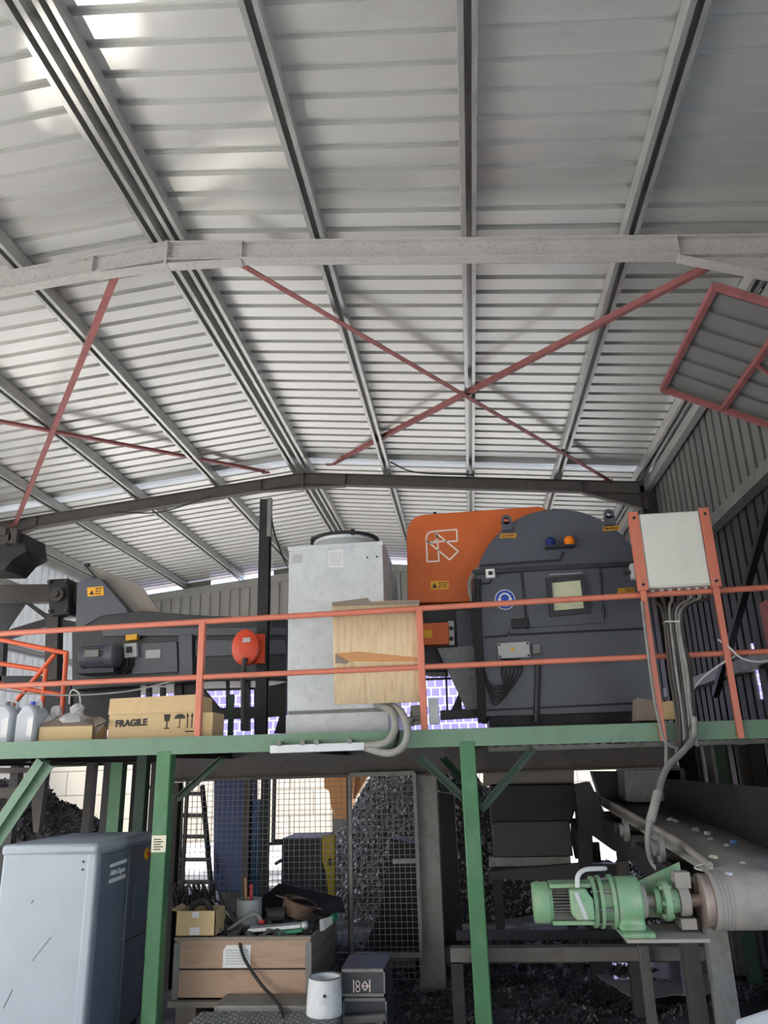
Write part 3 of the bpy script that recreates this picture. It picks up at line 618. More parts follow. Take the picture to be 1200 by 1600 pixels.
# hoses from chiller to the trunking
for k, (pts, lab) in enumerate((([(588, 1100, 7.35), (612, 1112, 6.95), (617, 1138, 6.86), (606, 1158, 6.85), (586, 1164, 6.86), (560, 1165, 6.9)], 'inner grey ribbed hose looping from chiller over the platform edge'),
                                ([(600, 1099, 7.35), (626, 1112, 6.92), (637, 1140, 6.82), (630, 1166, 6.81), (606, 1177, 6.82), (570, 1168, 6.9)], 'outer grey ribbed hose looping from chiller over the platform edge'),
                                ([(618, 1128, 7.1), (622, 1150, 6.9), (616, 1168, 6.9), (608, 1172, 6.9)], 'short dark hose hanging between the two grey hoses'))):
    b = MB(); b.tube([at(*q) for q in pts], .033 if k < 2 else .016, n=12, sub=8); tag(b.build('flexible_hose', M['hose' if k < 2 else 'black']), lab, 'hose')
# small valve and bent plates near the hoses
b = MB(); b.px([(641, 1103), (656, 1101), (658, 1132), (644, 1134)], 7.3, .03); tag(b.build('bracket_plate', M['dustgrey'], bevel=.003), 'grey bracket plate behind the rail post beside the hoses', 'plate')
b = MB(); b.px([(669, 1092), (684, 1090), (687, 1131), (671, 1132)], 7.25, .06); tag(b.build('metal_duct', M['galv'], bevel=.004), 'short pale metal duct right of the rail post', 'duct')
b = MB(); c = at(643, 1124, 7.2); b.ball(c, .035); b.cyl(c + V((-.05, 0, 0)), c + V((.07, 0, .01)), .02); b.cyl(c, c + V((0, 0, .07)), .012); b.cyl(c + V((0, 0, -.06)), c, .02)
tag(b.build('brass_valve', M['steelgrey']), 'small metal valve on the platform beside the hoses', 'valve')
# cardboard sheet behind the rail
b = MB(); P = [at(519, 941, 7.055), at(655, 938, 7.055), at(657, 1097, 7.055), at(523, 1101, 7.055)]; n = 56
vs = []
for v_ in (0, 1):
    for k in range(n + 1):
        u = k / n; p = lerp(lerp(P[0], P[1], u), lerp(P[3], P[2], u), v_); vs.append(p + V((0, .0016 * math.sin(u * n * 1.57), 0)))
b.add(vs, [(k, k + 1, n + 2 + k, n + 1 + k) for k in range(n)])
cs = b.build('cardboard_sheet', M['cardsheet'], solid=.022); tag(cs, 'big upright cardboard sheet tied behind the rail in front of the chiller', 'cardboard')
b = MB(); b.px([(524, 1021), (560, 1018), (652, 1027), (653, 1033), (600, 1034), (524, 1033)], 7.042, .004); o = b.build('tape_band', M['cardtape'], cs, smooth=False); o['label'] = 'brown tape band'
b = MB(); b.px([(524, 1022), (545, 1034), (541, 1037), (524, 1036)], 7.03, .008); b.build('torn_flap', M['carddark'], cs, smooth=False)
b = MB(); b.px([(519, 941), (575, 934), (579, 941), (655, 938), (655, 944), (519, 947)], 7.042, .004); b.build('top_edge', M['carddark'], cs, smooth=False)

# ---- grey control cabinet on orange stands
YK = 6.9
cc = T('control_cabinet', 'light grey control cabinet on two orange stands above the railing', 'control box', (1.95, YK, 2.5))
Q = [at(1001, 803, YK), at(1092, 798, YK), at(1107, 913, YK), at(1013, 920, YK)]
x0 = min(Q[0].x, Q[3].x); x1 = max(Q[1].x, Q[2].x); z0 = (Q[2].z + Q[3].z) / 2; z1 = (Q[0].z + Q[1].z) / 2
b = MB(); b.box(x0, YK, z0, x1, YK + .24, z1); b.build('enclosure', M['ctrl'], cc, bevel=.008)
b = MB(); b.box(x0 + .012, YK - .014, z0 + .012, x1 - .012, YK, z1 - .012); b.build('cover_lid', M['ctrl'], cc, bevel=.006)
for sx, qa, xo in ((-1, (1014, 925, 1031, 1131), x0), (1, (1110, 920, 1135, 1121), x1)):
    b = MB(); xa = xo + sx * .0 - (.085 if sx < 0 else 0); b.box(xa, YK - .02, z0 - .02, xa + .085, YK + (.05 if sx > 0 else .05), z1 + .02); b.build('stand_plate', M['rail'], cc, bevel=.004)
    xm = xa + .042; b = MB(); b.box(xm - .024, YK + .0, 2.32, xm + .024, YK + .045, z0); st = b.build('stand_leg', M['rail'], cc, bevel=.004)
    b = MB()
    for zz in (z0 + .03, z1 - .04): b.cyl((xm, YK - .028, zz), (xm, YK - .02, zz), .014, n=10)
    b.build('bolt', M['ink'], cc)
b = MB(); b.box(x0 - .10, YK + .10, z0 + .12, x0 - .0, YK + .20, z0 + .26); b.build('socket_box', M['greybox'], cc, bevel=.006)
b = MB(); b.tube([(x0 - .10, YK + .15, z0 + .19), (x0 - .16, YK + .15, z0 + .17), (x0 - .17, YK + .15, z0 + .2)], .016); b.build('plug', M['black'], cc)
for k in range(7): b = MB(); x = x0 + .06 + k * .078; b.cyl((x, YK + .1, z0 - .045), (x, YK + .1, z0), .02, n=10); b.build('cable_gland', M['greybox'], cc)
ends = [(1060, 1168), (1063, 1167), (1070, 1165), (1074, 1162), (1080, 1168), (1090, 1166), (1066, 1168)]
for k in range(7):
    x = x0 + .06 + k * .078; w = (1036 + k * 5, 958 + (k % 2) * 4); m_ = (1046 + k * 5.5, 1050); e_ = ends[k]
    b = MB(); b.tube([(x, YK + .1, z0 - .04), (x, YK + .1, z0 - .10), at(w[0], w[1], YK - .03), at(m_[0], m_[1], YK - .05 - .012 * (k % 3)), at(1056 + k * 4.6, 1110, YK - .06), at(e_[0], e_[1], YK - .05)], .017 if k % 2 else .013, n=8)
    tag(b.build('power_cable', M['cable' if k in (2, 4, 5) else 'steel']), ['leftmost', 'second', 'third', 'middle', 'fifth', 'sixth', 'rightmost'][k] + ' cable dropping from under the control cabinet', 'cable', 'cables under the control cabinet')
b = MB(); p = at(1040, 971, YK - .09); q = at(1062, 971, YK - .09); b.bar(p, q, .006, .012); b.bar(p + V((0, .1, 0)), q + V((0, .1, 0)), .006, .012); b.bar(p, p + V((0, .1, 0)), .006, .012); b.bar(q, q + V((0, .1, 0)), .006, .012)
tag(b.build('cable_tie', M['cablewhite']), 'pale tie round the cable bundle under the control cabinet', 'tie')
b = MB(); b.tube([at(1003, 940, YK - .02), at(1010, 1000, YK - .03), at(1022, 1090, YK - .03), at(1030, 1128, YK - .03), at(1040, 1160, YK - .1), at(1060, 1170, YK - .1)], .013); tag(b.build('power_cable', M['cable']), 'grey cable tied along the left stand of control cabinet', 'cable')
# thick hose dropping from bundle to the conveyor
b = MB(); b.tube([at(1084, 1120, 6.82), at(1084, 1150, 6.8), at(1066, 1175, 6.7), at(1042, 1200, 6.6), at(1028, 1240, 6.4), at(1016, 1282, 6.3), at(1013, 1320, 6.3), at(1022, 1350, 6.3), at(1046, 1368, 6.2)], .026, n=10, sub=8)
hs = b.build('flexible_conduit', M['cable']); tag(hs, 'grey flexible conduit hanging from cable bundle down to the conveyor', 'conduit')
b = MB(); b.tube([at(1028, 1238, 6.4), at(1022, 1262, 6.34), at(1016, 1284, 6.3)], .034, n=10); b.build('ribbed_sleeve', M['hose'], hs)
b = MB(); b.tube([at(1041, 1164, 6.75), at(1041, 1185, 6.68), at(1040, 1206, 6.6)], .014); tag(b.build('power_cable', M['cable']), 'short grey cable joining the conduit under the platform beam', 'cable')
b = MB(); b.tube([at(1122, 999, 6.96), at(1140, 1012, 6.9), at(1158, 1028, 6.9), at(1185, 1034, 6.92), at(1215, 1030, 6.95)], .009); tag(b.build('loose_cable', M['cablewhite']), 'pale loose cable looped over the mid rail at right', 'cable')
b = MB(); b.tube([at(1150, 1024, 6.94), at(1120, 1042, 6.9), at(1095, 1062, 6.88), at(1083, 1078, 6.86), at(1080, 1095, 6.86)], .009); tag(b.build('loose_cable', M['cablewhite']), 'pale loose cable running from mid rail to the cable bundle', 'cable')
# carton beside the stand
b = MB(); b.px([(997, 1090), (1026, 1095), (1026, 1126), (996, 1126)], 7.18, .25); tag(b.build('carton', M['carddark'], bevel=.004), 'small tan carton on platform left of the cabinet stand', 'box')
b = MB(); b.px([(1030, 1097), (1056, 1094), (1058, 1124), (1031, 1125)], 7.16, .2); t = tag(b.build('carton', M['card'], bevel=.004), 'small pale pink carton on platform behind the cable bundle', 'box')
# red box at far right edge
p = at(1191, 1008, 7.3); p.x += .11; b = MB(); b.box(p.x, 7.3, p.z, p.x + .3, 7.5, p.z + .42); tag(b.build('red_box', M['redprimer'], bevel=.01), 'orange red box behind the railing at the right edge', 'box')
b = MB(); b.box(p.x + .1, 7.36, DZ, p.x + .16, 7.42, p.z + .02); b.build('pedestal', M['steel'], bpy.data.objects['red_box'])

# ---- left: dark feeder machine
YL = 9.0
fm = T('vibrating_feeder', 'dark grey feeder machine behind the left railing with motor and slanted chute', 'machine', (-3.4, 9.5, DZ))
b = MB(); b.px([(112, 985), (160, 960), (220, 955), (320, 962), (446, 966), (447, 1000), (447, 1062), (330, 1064), (112, 1078)], YL, 1.1); b.build('body', M['anthradark'], fm, bevel=.01)
b = MB(); b.px([(118, 985), (120, 912), (133, 903), (156, 903), (197, 950), (200, 958), (160, 962)], YL - .02, 1.0); b.build('chute_side', M['anthracite'], fm, bevel=.006)
b = MB(); b.px([(138, 883), (152, 888), (203, 908), (223, 918), (249, 956), (198, 956)], YL + .15, .02); o = b.build('chute_plate', M['dustgrey'], fm); o['label'] = 'slanted dusty grey chute plate'
b = MB(); c = at(133, 883, YL + .1); b.cyl(c, c + V((.06, .0, .0)), .025); b.bar(at(134, 884, YL + .12), at(152, 904, YL + .12), .02, .02); b.build('chute_hinge', M['black'], fm)
pts = [(136, 918), (161, 916), (162, 930), (137, 932)]; o = label_strip(pts, YL - .026, 'yellow', par=fm); c = at(*pts[3], YL - .02); e = at(*pts[1], YL - .02); strips(o, c.x + .10, e.x - .012, c.z + .012, e.z - .012, YL - .026, 3)
b = MB(); b.prism([(c.x + .02, YL - .0275, c.z + .02), (c.x + .085, YL - .0275, c.z + .02), (c.x + .052, YL - .0275, c.z + .08)], (0, .001, 0)); b.build('warning_triangle', M['ink'], o, smooth=False)
b = MB(); b.px([(205, 1006), (276, 1002), (278, 1050), (206, 1054)], YL - .03, .03); b.build('access_panel', M['anthracite'], fm, bevel=.006)
b = MB(); b.px([(279, 992), (300, 990), (301, 1062), (280, 1064)], YL - .08, .10); b.build('frame_column', M['anthracite'], fm, bevel=.006)
b = MB(); b.px([(160, 982), (445, 980), (446, 992), (160, 994)], YL - .05, .06); b.build('side_flange', M['anthracite'], fm, bevel=.005)
b = MB(); b.px([(305, 1000), (445, 1000), (446, 1022), (305, 1026)], YL - .03, .04); b.build('side_plate', M['anthracite'], fm, bevel=.005)
plate_px(227, 1015, 251, 1029, YL - .035, 'greybox', fm, 'nameplate', 3)
# motor
p = at(128, 1028, YL - .18); q = at(186, 1024, YL - .18); ax = (q - p).normalized(); mo = MB(); Lm = (q - p).length
mo.rings(p, ax, [(0, .10), (.02, .13), (.10, .13), (.10, .14), (Lm * .72, .14), (Lm * .72, .15), (Lm * .94, .15), (Lm, .12)], n=28); mo = mo.build('vibration_motor', M['anthracite'], fm)
b = MB()
for k in range(20):
    an = 2 * math.pi * k / 20; dv = V((0, math.cos(an), math.sin(an))) * .145; b.bar(p + ax * .11 + dv, p + ax * (Lm * .71) + dv, .006, .02, up=dv)
b.build('cooling_fin', M['anthracite'], mo)
b = MB(); c = lerp(p, q, .45); b.box(c.x - .09, c.y - .19, c.z - .03, c.x + .09, c.y - .12, c.z + .06); b.build('terminal_box', M['steelgrey'], mo, bevel=.008)
b = MB(); b.box(p.x, YL - .3, p.z - .20, q.x, YL, p.z - .15); b.build('motor_foot', M['anthradark'], fm)
# yellow interlock and grey switch
b = MB(); b.px([(196, 992), (214, 990), (214, 999), (196, 1001)], YL - .09, .08); o = b.build('interlock', M['yellow'], fm, bevel=.006); o['label'] = 'yellow interlock switch'
b = MB(); b.px([(214, 993), (219, 993), (219, 997), (214, 997)], YL - .08, .05); b.build('interlock_tip', M['black'], o)
b = MB(); b.px([(193, 1006), (213, 1004), (214, 1026), (194, 1028)], YL - .10, .07); o = b.build('switch_box', M['greybox'], fm, bevel=.006)
b = MB(); b.px([(197, 1011), (205, 1010), (205, 1019), (197, 1020)], YL - .125, .03); b.build('switch_knob', M['black'], o, bevel=.004)
for k in (0, 1): b = MB(); b.tube([at(199 + 6 * k, 1028, YL - .07), at(199 + 6 * k, 1040, YL - .07), at(186 + 5 * k, 1054, YL - .07)], .016); b.build('cable', M['black'], fm)
# legs and struts under the feeder
for pts in ([(112, 1076), (216, 1072), (214, 1140), (112, 1140)], [(272, 1060), (284, 1060), (284, 1144), (272, 1144)], [(284, 1062), (305, 1061), (345, 1110), (345, 1146), (284, 1146)], [(353, 1060), (356, 1060), (356, 1108), (353, 1108)],
            [(376, 1058), (389, 1058), (389, 1142), (376, 1142)], [(322, 1076), (398, 1074), (398, 1077), (322, 1079)], [(345, 1106), (398, 1104), (398, 1122), (345, 1124)],
            [(397, 1076), (430, 1070), (447, 1066), (447, 1118), (397, 1122)], [(437, 1118), (447, 1112), (447, 1146), (428, 1146)], [(397, 1120), (413, 1120), (413, 1144), (397, 1144)], [(228, 1074), (234, 1074), (234, 1092), (228, 1092)], [(250, 1074), (256, 1074), (256, 1092), (250, 1092)]):
    b = MB(); b.px(pts, YL + .15 + random.uniform(0, .1), .08); b.build('support_strut', M['steelblack'], fm)
b = MB(); p = at(362, 1085, 8.1); q = at(362, 1144, 8.1); b.bar(V((p.x, p.y, 2.47)), p, .05, .05); tag(b.build('green_stub_post', M['greendark']), 'short dark green stub post behind the cardboard boxes', 'post')
# tall dark column and hose reel
c = at(412, 960, 8.75); zt = at(413, 782, 8.75).z
b = MB(); b.ibeam((c.x, 8.75, DZ), (c.x, 8.75, zt), .125, .12, .012, .01, up=(0, 1, 0)); co_ = b.build('dark_column', M['steelblack']); tag(co_, 'tall slim dark steel column left of the chiller', 'column')
b = MB(); p = at(419, 785, 8.68); b.box(p.x - .005, 8.66, at(419, 838, 8.68).z, p.x + .045, 8.72, zt); b.build('top_bracket', M['steelgrey'], co_)
b = MB(); b.tube([at(423, 800, 8.7), at(428, 830, 8.75), at(441, 868, 8.9), at(449, 885, 9.3)], .010); tag(b.build('loose_cable', M['black']), 'thin dark cable hanging from the tall column towards the chiller', 'cable')
hr = T('hose_reel', 'orange hose reel on the dark column behind the railing', 'hose reel', at(392, 1040, 8.5))
b = MB(); b.px([(371, 992), (413, 990), (413, 1036), (372, 1038)], 8.56, .05); b.build('mount_plate', M['orangered'], hr, bevel=.006)
c = at(386, 1013, 8.50); b = MB(); b.rings((c.x, 8.56, c.z), (0, -1, 0), [(0, .10), (.0, .155), (.05, .16), (.05, .10), (.09, .10), (.09, .165), (.15, .165), (.17, .13), (.18, .05)], n=32)
for i in range(len(b.v)): b.v[i].x = c.x + (b.v[i].x - c.x) * .92; b.v[i].z = c.z + (b.v[i].z - c.z) * 1.22
b.build('reel_housing', M['orangered'], hr)
b = MB(); b.px([(379, 997), (391, 996), (391, 1003), (379, 1004)], 8.375, .006); b.build('badge', M['greybox'], hr, smooth=False)
b = MB(); b.tube([at(383, 1028, 8.36), at(381, 1042, 8.36), at(380, 1080, 8.4), at(381, 1130, 8.4)], .03); b.build('hose', M['steel'], hr)

# ---- far left: dark conveyor frame with bearing post
YT = 9.2
tf = T('conveyor_truss', 'dark steel conveyor frame with bearing block at far left', 'conveyor', at(60, 1130, YT))
b = MB(); b.px([(-60, 914), (118, 912), (118, 940), (-60, 944)], YT, .12); b.build('side_beam', M['steel'], tf, bevel=.005)
b = MB(); b.px([(74, 905), (107, 903), (108, 960), (76, 962)], YT - .12, .3); b.build('bearing_block', M['steelblack'], tf, bevel=.02)
b = MB(); c = at(91, 930, YT - .13); b.cyl(c, c + V((0, -.05, 0)), .09); b.cyl(c + V((0, -.05, 0)), c + V((0, -.09, 0)), .04)
for q in ((78, 910), (104, 908), (79, 955), (104, 954)): p = at(*q, YT - .13); b.cyl(p, p + V((0, -.03, 0)), .022, n=8)
b.build('bearing_cap', M['steel'], tf)
b = MB(); b.px([(72, 958), (91, 957), (89, 1062), (68, 1064)], YT - .05, .14); b.build('upright', M['steel'], tf, bevel=.005)
b = MB(); b.px([(-30, 944), (40, 942), (10, 985), (-30, 985)], YT + .02, .03); b.px([(38, 942), (46, 941), (74, 960), (72, 968)], YT + .02, .03); b.px([(10, 985), (72, 966), (72, 978), (12, 1000), (-30, 1000), (-30, 985)], YT + .02, .05); b.build('gusset', M['steelblack'], tf)
b = MB(); b.px([(90, 930), (120, 930), (122, 948), (90, 950)], YT, .5); b.px([(92, 966), (122, 972), (122, 984), (92, 984)], YT, .1); b.build('cross_member', M['steelblack'], tf)
b = MB(); b.px([(-40, 1000), (6, 1000), (2, 1064), (-40, 1064)], YT + .02, .1); b.px([(-40, 1056), (92, 1056), (90, 1066), (-40, 1068)], YT + .02, .1); b.px([(66, 1064), (110, 1062), (112, 1140), (62, 1140)], YT, .15); b.build('lower_frame', M['steelblack'], tf)
# conveyor head hanging at the top left
ct = T('upper_conveyor_head', 'dark dusty conveyor head entering at the upper left edge', 'conveyor', at(10, 880, 8.4))
b = MB(); b.px([(-70, 828), (8, 826), (38, 834), (41, 862), (22, 872), (6, 890), (-70, 890)], 8.4, .5); b.build('head_casing', M['steelblack'], ct, bevel=.015)
b = MB(); c = at(12, 842, 8.36); b.cyl(c, c + V((0, -.08, 0)), .09); b.box(c.x - .05, c.y - .1, c.z + .02, c.x + .03, c.y, c.z + .12); b.box(c.x + .06, c.y - .08, c.z - .08, c.x + .16, c.y, c.z + .1); b.build('bearing', M['steel'], ct)
b = MB(); p = at(-20, 880, 8.7); b.box(p.x - .06, 8.64, 0, p.x + .06, 8.76, p.z); b.build('support_leg', M['steelblack'], ct)

# ---- boxes and cans on the platform edge
FB = 7.3
bx = T('fragile_box', 'long cardboard box marked FRAGILE behind the left rail post', 'box', at(240, 1148, FB))
Q = [at(167, 1153, FB), at(310, 1147, FB), at(310, 1086, FB), at(173, 1093, FB)]
b = MB(); b.prism([V((Q[0].x, FB, DZ)), V((Q[1].x, FB, DZ)), V((Q[2].x, FB, Q[2].z)), V((Q[3].x, FB, Q[3].z))], (0, .42, 0)); b.build('carton_body', M['card'], bx, bevel=.006)
b = MB(); P = [at(170, 1117, FB), at(310, 1112, FB), at(310, 1085, FB), at(173, 1092, FB)]; b.prism([p + V((0, -.012, 0)) for p in P], (0, .01, 0)); b.build('carton_flap', M['card'], bx)
rt = (Q[1] - Q[0]).normalized(); rt = V((rt.x, 0, rt.z)).normalized(); upv = V((0, 0, 1))
text('fragile_lettering', 'FRAGILE', .085, M['ink'], bx, at(205, 1130, FB - .003), (1, 0, .02), (0, 0, 1), bold=.004)
b = MB(); y = FB - .003
c = at(261, 1122, y); b.prism([(c.x - .035, y, c.z + .035), (c.x + .035, y, c.z + .035), (c.x + .022, y, c.z - .03), (c.x - .022, y, c.z - .03)], (0, .002, 0)); b.box(c.x - .006, y, c.z - .09, c.x + .006, y + .002, c.z - .03); b.box(c.x - .028, y, c.z - .10, c.x + .028, y + .002, c.z - .09)
c = at(281, 1122, y); b.prism([(c.x - .055, y, c.z - .005)] + [(c.x - .055 * math.cos(math.pi * k / 10), y, c.z - .005 + .045 * math.sin(math.pi * k / 10)) for k in range(1, 11)], (0, .002, 0)); b.box(c.x - .004, y, c.z - .085, c.x + .004, y + .002, c.z); b.box(c.x - .02, y, c.z - .09, c.x + .004, y + .002, c.z - .082)
for dx in (293, 300):
    c = at(dx, 1122, y); b.box(c.x - .005, y, c.z - .09, c.x + .005, y + .002, c.z + .03); b.prism([(c.x - .014, y, c.z + .015), (c.x + .014, y, c.z + .015), (c.x, y, c.z + .05)], (0, .002, 0))
c0 = at(289, 1143, y); c1 = at(304, 1142, y); b.box(c0.x, y, c0.z - .006, c1.x, y + .002, c0.z + .006)
b.build('handling_symbols', M['ink'], bx, smooth=False)
b = MB(); p = at(320, 1113, 7.35); q = at(332, 1140, 7.35); b.box(p.x - .1, 7.35, DZ, q.x, 7.7, p.z); tag(b.build('carton', M['card'], bevel=.006), 'plain cardboard carton right of the rail post beside the FRAGILE box', 'box')
ob = T('open_carton', 'low open cardboard box with grey flap between jerrycans and FRAGILE box', 'box', at(105, 1155, 7.25))
b = MB(); p = at(58, 1157, 7.25); q = at(146, 1137, 7.25); zt = at(100, 1135, 7.25).z
b.box(p.x, 7.25, DZ, q.x, 7.258, zt); b.box(p.x, 7.25, DZ, p.x + .008, 7.55, zt); b.box(q.x - .008, 7.25, DZ, q.x, 7.55, zt); b.box(p.x, 7.542, DZ, q.x, 7.55, zt); b.box(p.x, 7.25, DZ, q.x, 7.55, DZ + .008); b.build('carton_body', M['card'], ob)
b = MB(); P = [at(60, 1136, 7.25), at(146, 1134, 7.25), at(142, 1124, 7.42), at(90, 1117, 7.42)]; b.prism(P, (0, .0, .006)); b.build('front_flap', M['carddark'], ob)
b = MB(); P = [at(146, 1135, 7.25), at(166, 1127, 7.2), at(158, 1121, 7.5), at(142, 1122, 7.5)]; b.prism(P, (0, .0, .006)); P = [at(147, 1138, 7.28), at(165, 1129, 7.28), at(162, 1134, 7.28), at(148, 1150, 7.28)]; b.prism(P, (0, .01, 0)); b.build('side_flap', M['carddark'], ob)
for (x, y, r, lab) in ((85, 1112, .13, 'grey knotted plastic bag lying in the low open box at left'), (117, 1115, .15, 'white plastic bag lying in the low open box at right')):
    c = at(x, y, 7.42); b = MB(); b.ball((c.x, 7.42, DZ + .17), r, 14, 10, (1.2, .9, .9), jit=.14); b.ball((c.x + .02, 7.42, DZ + .32), r * .45, 10, 8, (1, .8, 1.1), jit=.2); tag(b.build('plastic_bag', M['bag'], smooth=False), lab, 'bag')
b = MB(); b.tube([at(108, 1100, 7.45), at(110, 1082, 7.45), at(116, 1078, 7.45), at(124, 1085, 7.45), at(126, 1102, 7.45)], .008); tag(b.build('wire_handle', M['cablewhite']), 'bent pale wire handle above the white plastic bag', 'wire')
for (x0_, x1_, yb, yt, capm, lab) in ((20, 58, 1158, 1100, 'capblue', 'translucent jerrycan with blue cap on the platform edge'), (-22, 20, 1160, 1100, 'capgrey', 'translucent jerrycan with grey cap at the far left edge')):
    j = T('jerrycan', lab, 'jerrycan', at((x0_ + x1_) / 2, yb, 7.2)); p = at(x0_, yb, 7.2); q = at(x1_, yt, 7.2); w = q.x - p.x; zt = p.z * 0 + q.z
    b = MB(); b.prism([(p.x, 7.2, DZ), (q.x, 7.2, DZ), (q.x, 7.2, zt - .08), (q.x - .05, 7.2, zt - .02), (p.x + w * .62, 7.2, zt), (p.x + w * .3, 7.2, zt), (p.x + .03, 7.2, zt - .06), (p.x, 7.2, zt - .10)], (0, .26, 0)); b.build('can_body', M['plastic'], j, bevel=.025)
    b = MB(); b.cyl((p.x + w * .45, 7.33, zt - .01), (p.x + w * .45, 7.33, zt + .035), .03, n=16); b.build('cap', M[capm], j)
    b = MB(); b.tube([(p.x + w * .6, 7.33, zt - .01), (p.x + w * .66, 7.33, zt + .04), (p.x + w * .85, 7.33, zt + .02), (q.x - .03, 7.33, zt - .04)], .014); b.build('handle', M['plastic'], j)
    b = MB(); b.box(p.x + w * .62, 7.196, DZ + .08, p.x + w * .9, 7.2, DZ + .26); b.build('label', M['paper'], j, smooth=False)
b = MB(); b.tube([at(-20, 1075, 7.0), at(50, 1084, 7.08), at(120, 1086, 7.1), at(200, 1080, 7.08), at(262, 1066, 7.03), at(300, 1057, 7.0)], .008); tag(b.build('loose_cable', M['cable']), 'thin pale cable strung below the mid rail at left', 'cable')
# ================================================================== lower level
# ---- compressor cabinet
XA, XB, YA, YB2, ZC = -3.98, -3.14, 6.6, 7.78, HC - .555
cp = T('air_compressor', 'pale grey compressor cabinet with slate blue side doors beside the left green post', 'compressor', (-3.56, 7.2, 0))
b = MB(); b.box(XA, YA, .06, XB - .03, YB2, ZC - .06); b.build('housing', M['comp'], cp, bevel=.03)
b = MB(); b.box(XA - .01, YA - .012, ZC - .085, XB, YB2, ZC); b.build('top_cover', M['comp'], cp, bevel=.028)
b = MB(); b.box(XA + .03, YA + .03, 0, XB - .05, YB2 - .03, .08); b.build('base', M['steelblack'], cp)
b = MB(); b.box(XB - .09, YA - .008, .08, XB, YA + .07, ZC - .075); b.build('corner_post', M['comp'], cp, bevel=.02)
b = MB(); b.box(XB - .05, YA + .08, .10, XB - .002, 7.22, ZC - .10); d1 = b.build('side_door', M['compdark'], cp, bevel=.012)
b = MB(); b.box(XB - .05, 7.235, .10, XB + .004, YB2 - .02, ZC - .10); d2 = b.build('control_door', M['compdark2'], cp, bevel=.012)
b = MB(); b.box(XB, 7.38, .92, XB + .008, 7.62, 1.22); b.build('louver_panel', M['compdark'], d2, bevel=.003)
b = MB(); b.box(XB, 7.24, .78, XB + .006, YB2 - .03, .79); b.build('seam', M['ink'], d2)
def bars(x0, x1, y0, y1): return atx(x0, y0, XB + .002), atx(x1, y1, XB + .002)
b = MB()
for (pa, pb, pc, pd) in (((172, 1351), (198, 1341), (198, 1347), (172, 1356)), ((170, 1375), (196, 1365), (196, 1371), (170, 1381))):
    P = [atx(*q, XB + .001) for q in (pa, pb, pc, pd)]; b.prism(P, (.002, 0, 0))
b.build('logo_bar', M['white'], d1, smooth=False)
c = atx(184, 1361, XB + .002); text('logo_lettering', 'Atlas Copco', .062, M['white'], d1, c, (0, 1, 0), (0, 0, 1), bold=.002, shear=.2, sx=.92)
c = atx(229, 1334, XB + .005); b = MB(); b.rings(c, (1, 0, 0), [(0, .055), (.012, .055), (.016, .045)], n=24); es = b.build('stop_plate', M['yellow'], d2)
b = MB(); b.rings(c + V((.015, 0, 0)), (1, 0, 0), [(0, .016), (.03, .016), (.03, .032), (.05, .034), (.056, .026)], n=20); b.build('stop_button', M['red'], es)
b = MB()
for z in (ZC - .14, ZC - .20): b.cyl((XB - .12, YA - .004, z), (XB - .12, YA + .01, z), .010, n=8)
b.build('screw', M['ink'], cp)
b = MB(); b.bar((-3.62, YA - .001, .78), (-3.48, YA - .001, .95), .003, .003); b.bar((-3.82, YA - .001, .45), (-3.76, YA - .001, .58), .003, .004); b.bar((-3.68, YA - .001, 1.2), (-3.66, YA - .001, 1.22), .003, .006); b.build('scratch', M['ink'], cp, smooth=False)

# ---- heaps of shreds
def heap(name, cx0, cy0, R, H, cap, m, lab, cat, nchip, csz, chipmat=None, sx=1, sy=1, seed=0, spread=1.0):
    rnd = random.Random(seed); b = MB(); n = 64; vs = []; K = 26
    def hz(r, a):
        x = cx0 + r * R * sx * math.cos(a); y = cy0 + r * R * sy * math.sin(a)
        return x, y, max(0.0, min(cap, H * (1 - r)) + (.22 * noise.noise(V((x * 1.1, y * 1.1, seed))) + .08 * noise.noise(V((x * 4, y * 4, seed)))) * (1 if r < .97 else 0))
    for k in range(K + 1):
        for i in range(n):
            vs.append(hz(k / K, 2 * math.pi * i / n))
    fs = [(k * n + i, k * n + (i + 1) % n, (k + 1) * n + (i + 1) % n, (k + 1) * n + i) for k in range(1, K) for i in range(n)] + [tuple(n + i for i in range(n))]
    vs = vs[:]; b.add(vs, fs)
    def chip(bb, p, s):
        d1_ = V((rnd.uniform(-1, 1), rnd.uniform(-1, 1), rnd.uniform(-1, 1))).normalized(); d2_ = d1_.orthogonal().normalized(); d3_ = d1_.cross(d2_)
        a, c_, e = s * rnd.uniform(.5, 1.4), s * rnd.uniform(.3, .9), s * rnd.uniform(.08, .35)
        q = [p + d1_ * a * i + d2_ * c_ * j + d3_ * e * k for i in (-1, 1) for j in (-1, 1) for k in (-1, 1)]
        bb.add(q, [(0, 1, 3, 2), (4, 6, 7, 5), (0, 4, 5, 1), (2, 3, 7, 6), (0, 2, 6, 4), (1, 5, 7, 3)])
    b2 = MB()
    for k in range(nchip):
        r = math.sqrt(rnd.random()) * spread; a = rnd.uniform(0, 2 * math.pi); x, y, z = hz(min(r, 1), a)
        if r > 1: x = cx0 + r * R * sx * math.cos(a); y = cy0 + r * R * sy * math.sin(a)
        chip(b2 if (chipmat and rnd.random() < .35) else b, V((x, y, z + csz * .25)), csz * rnd.uniform(.5, 1.3))
    o = b.build(name, m, smooth=False, kind='stuff'); tag(o, lab, cat, kind='stuff')
    if chipmat:
        c_ = b2.build('pale_fragments', chipmat, o, smooth=False, kind='stuff')
    return o
heap('shred_heap', -7.2, 11.2, 3.75, 2.75, 2.05, M['shred'], 'dark heap of shredded material behind the compressor at left', 'heap', 14000, .024, sy=.62, seed=3)
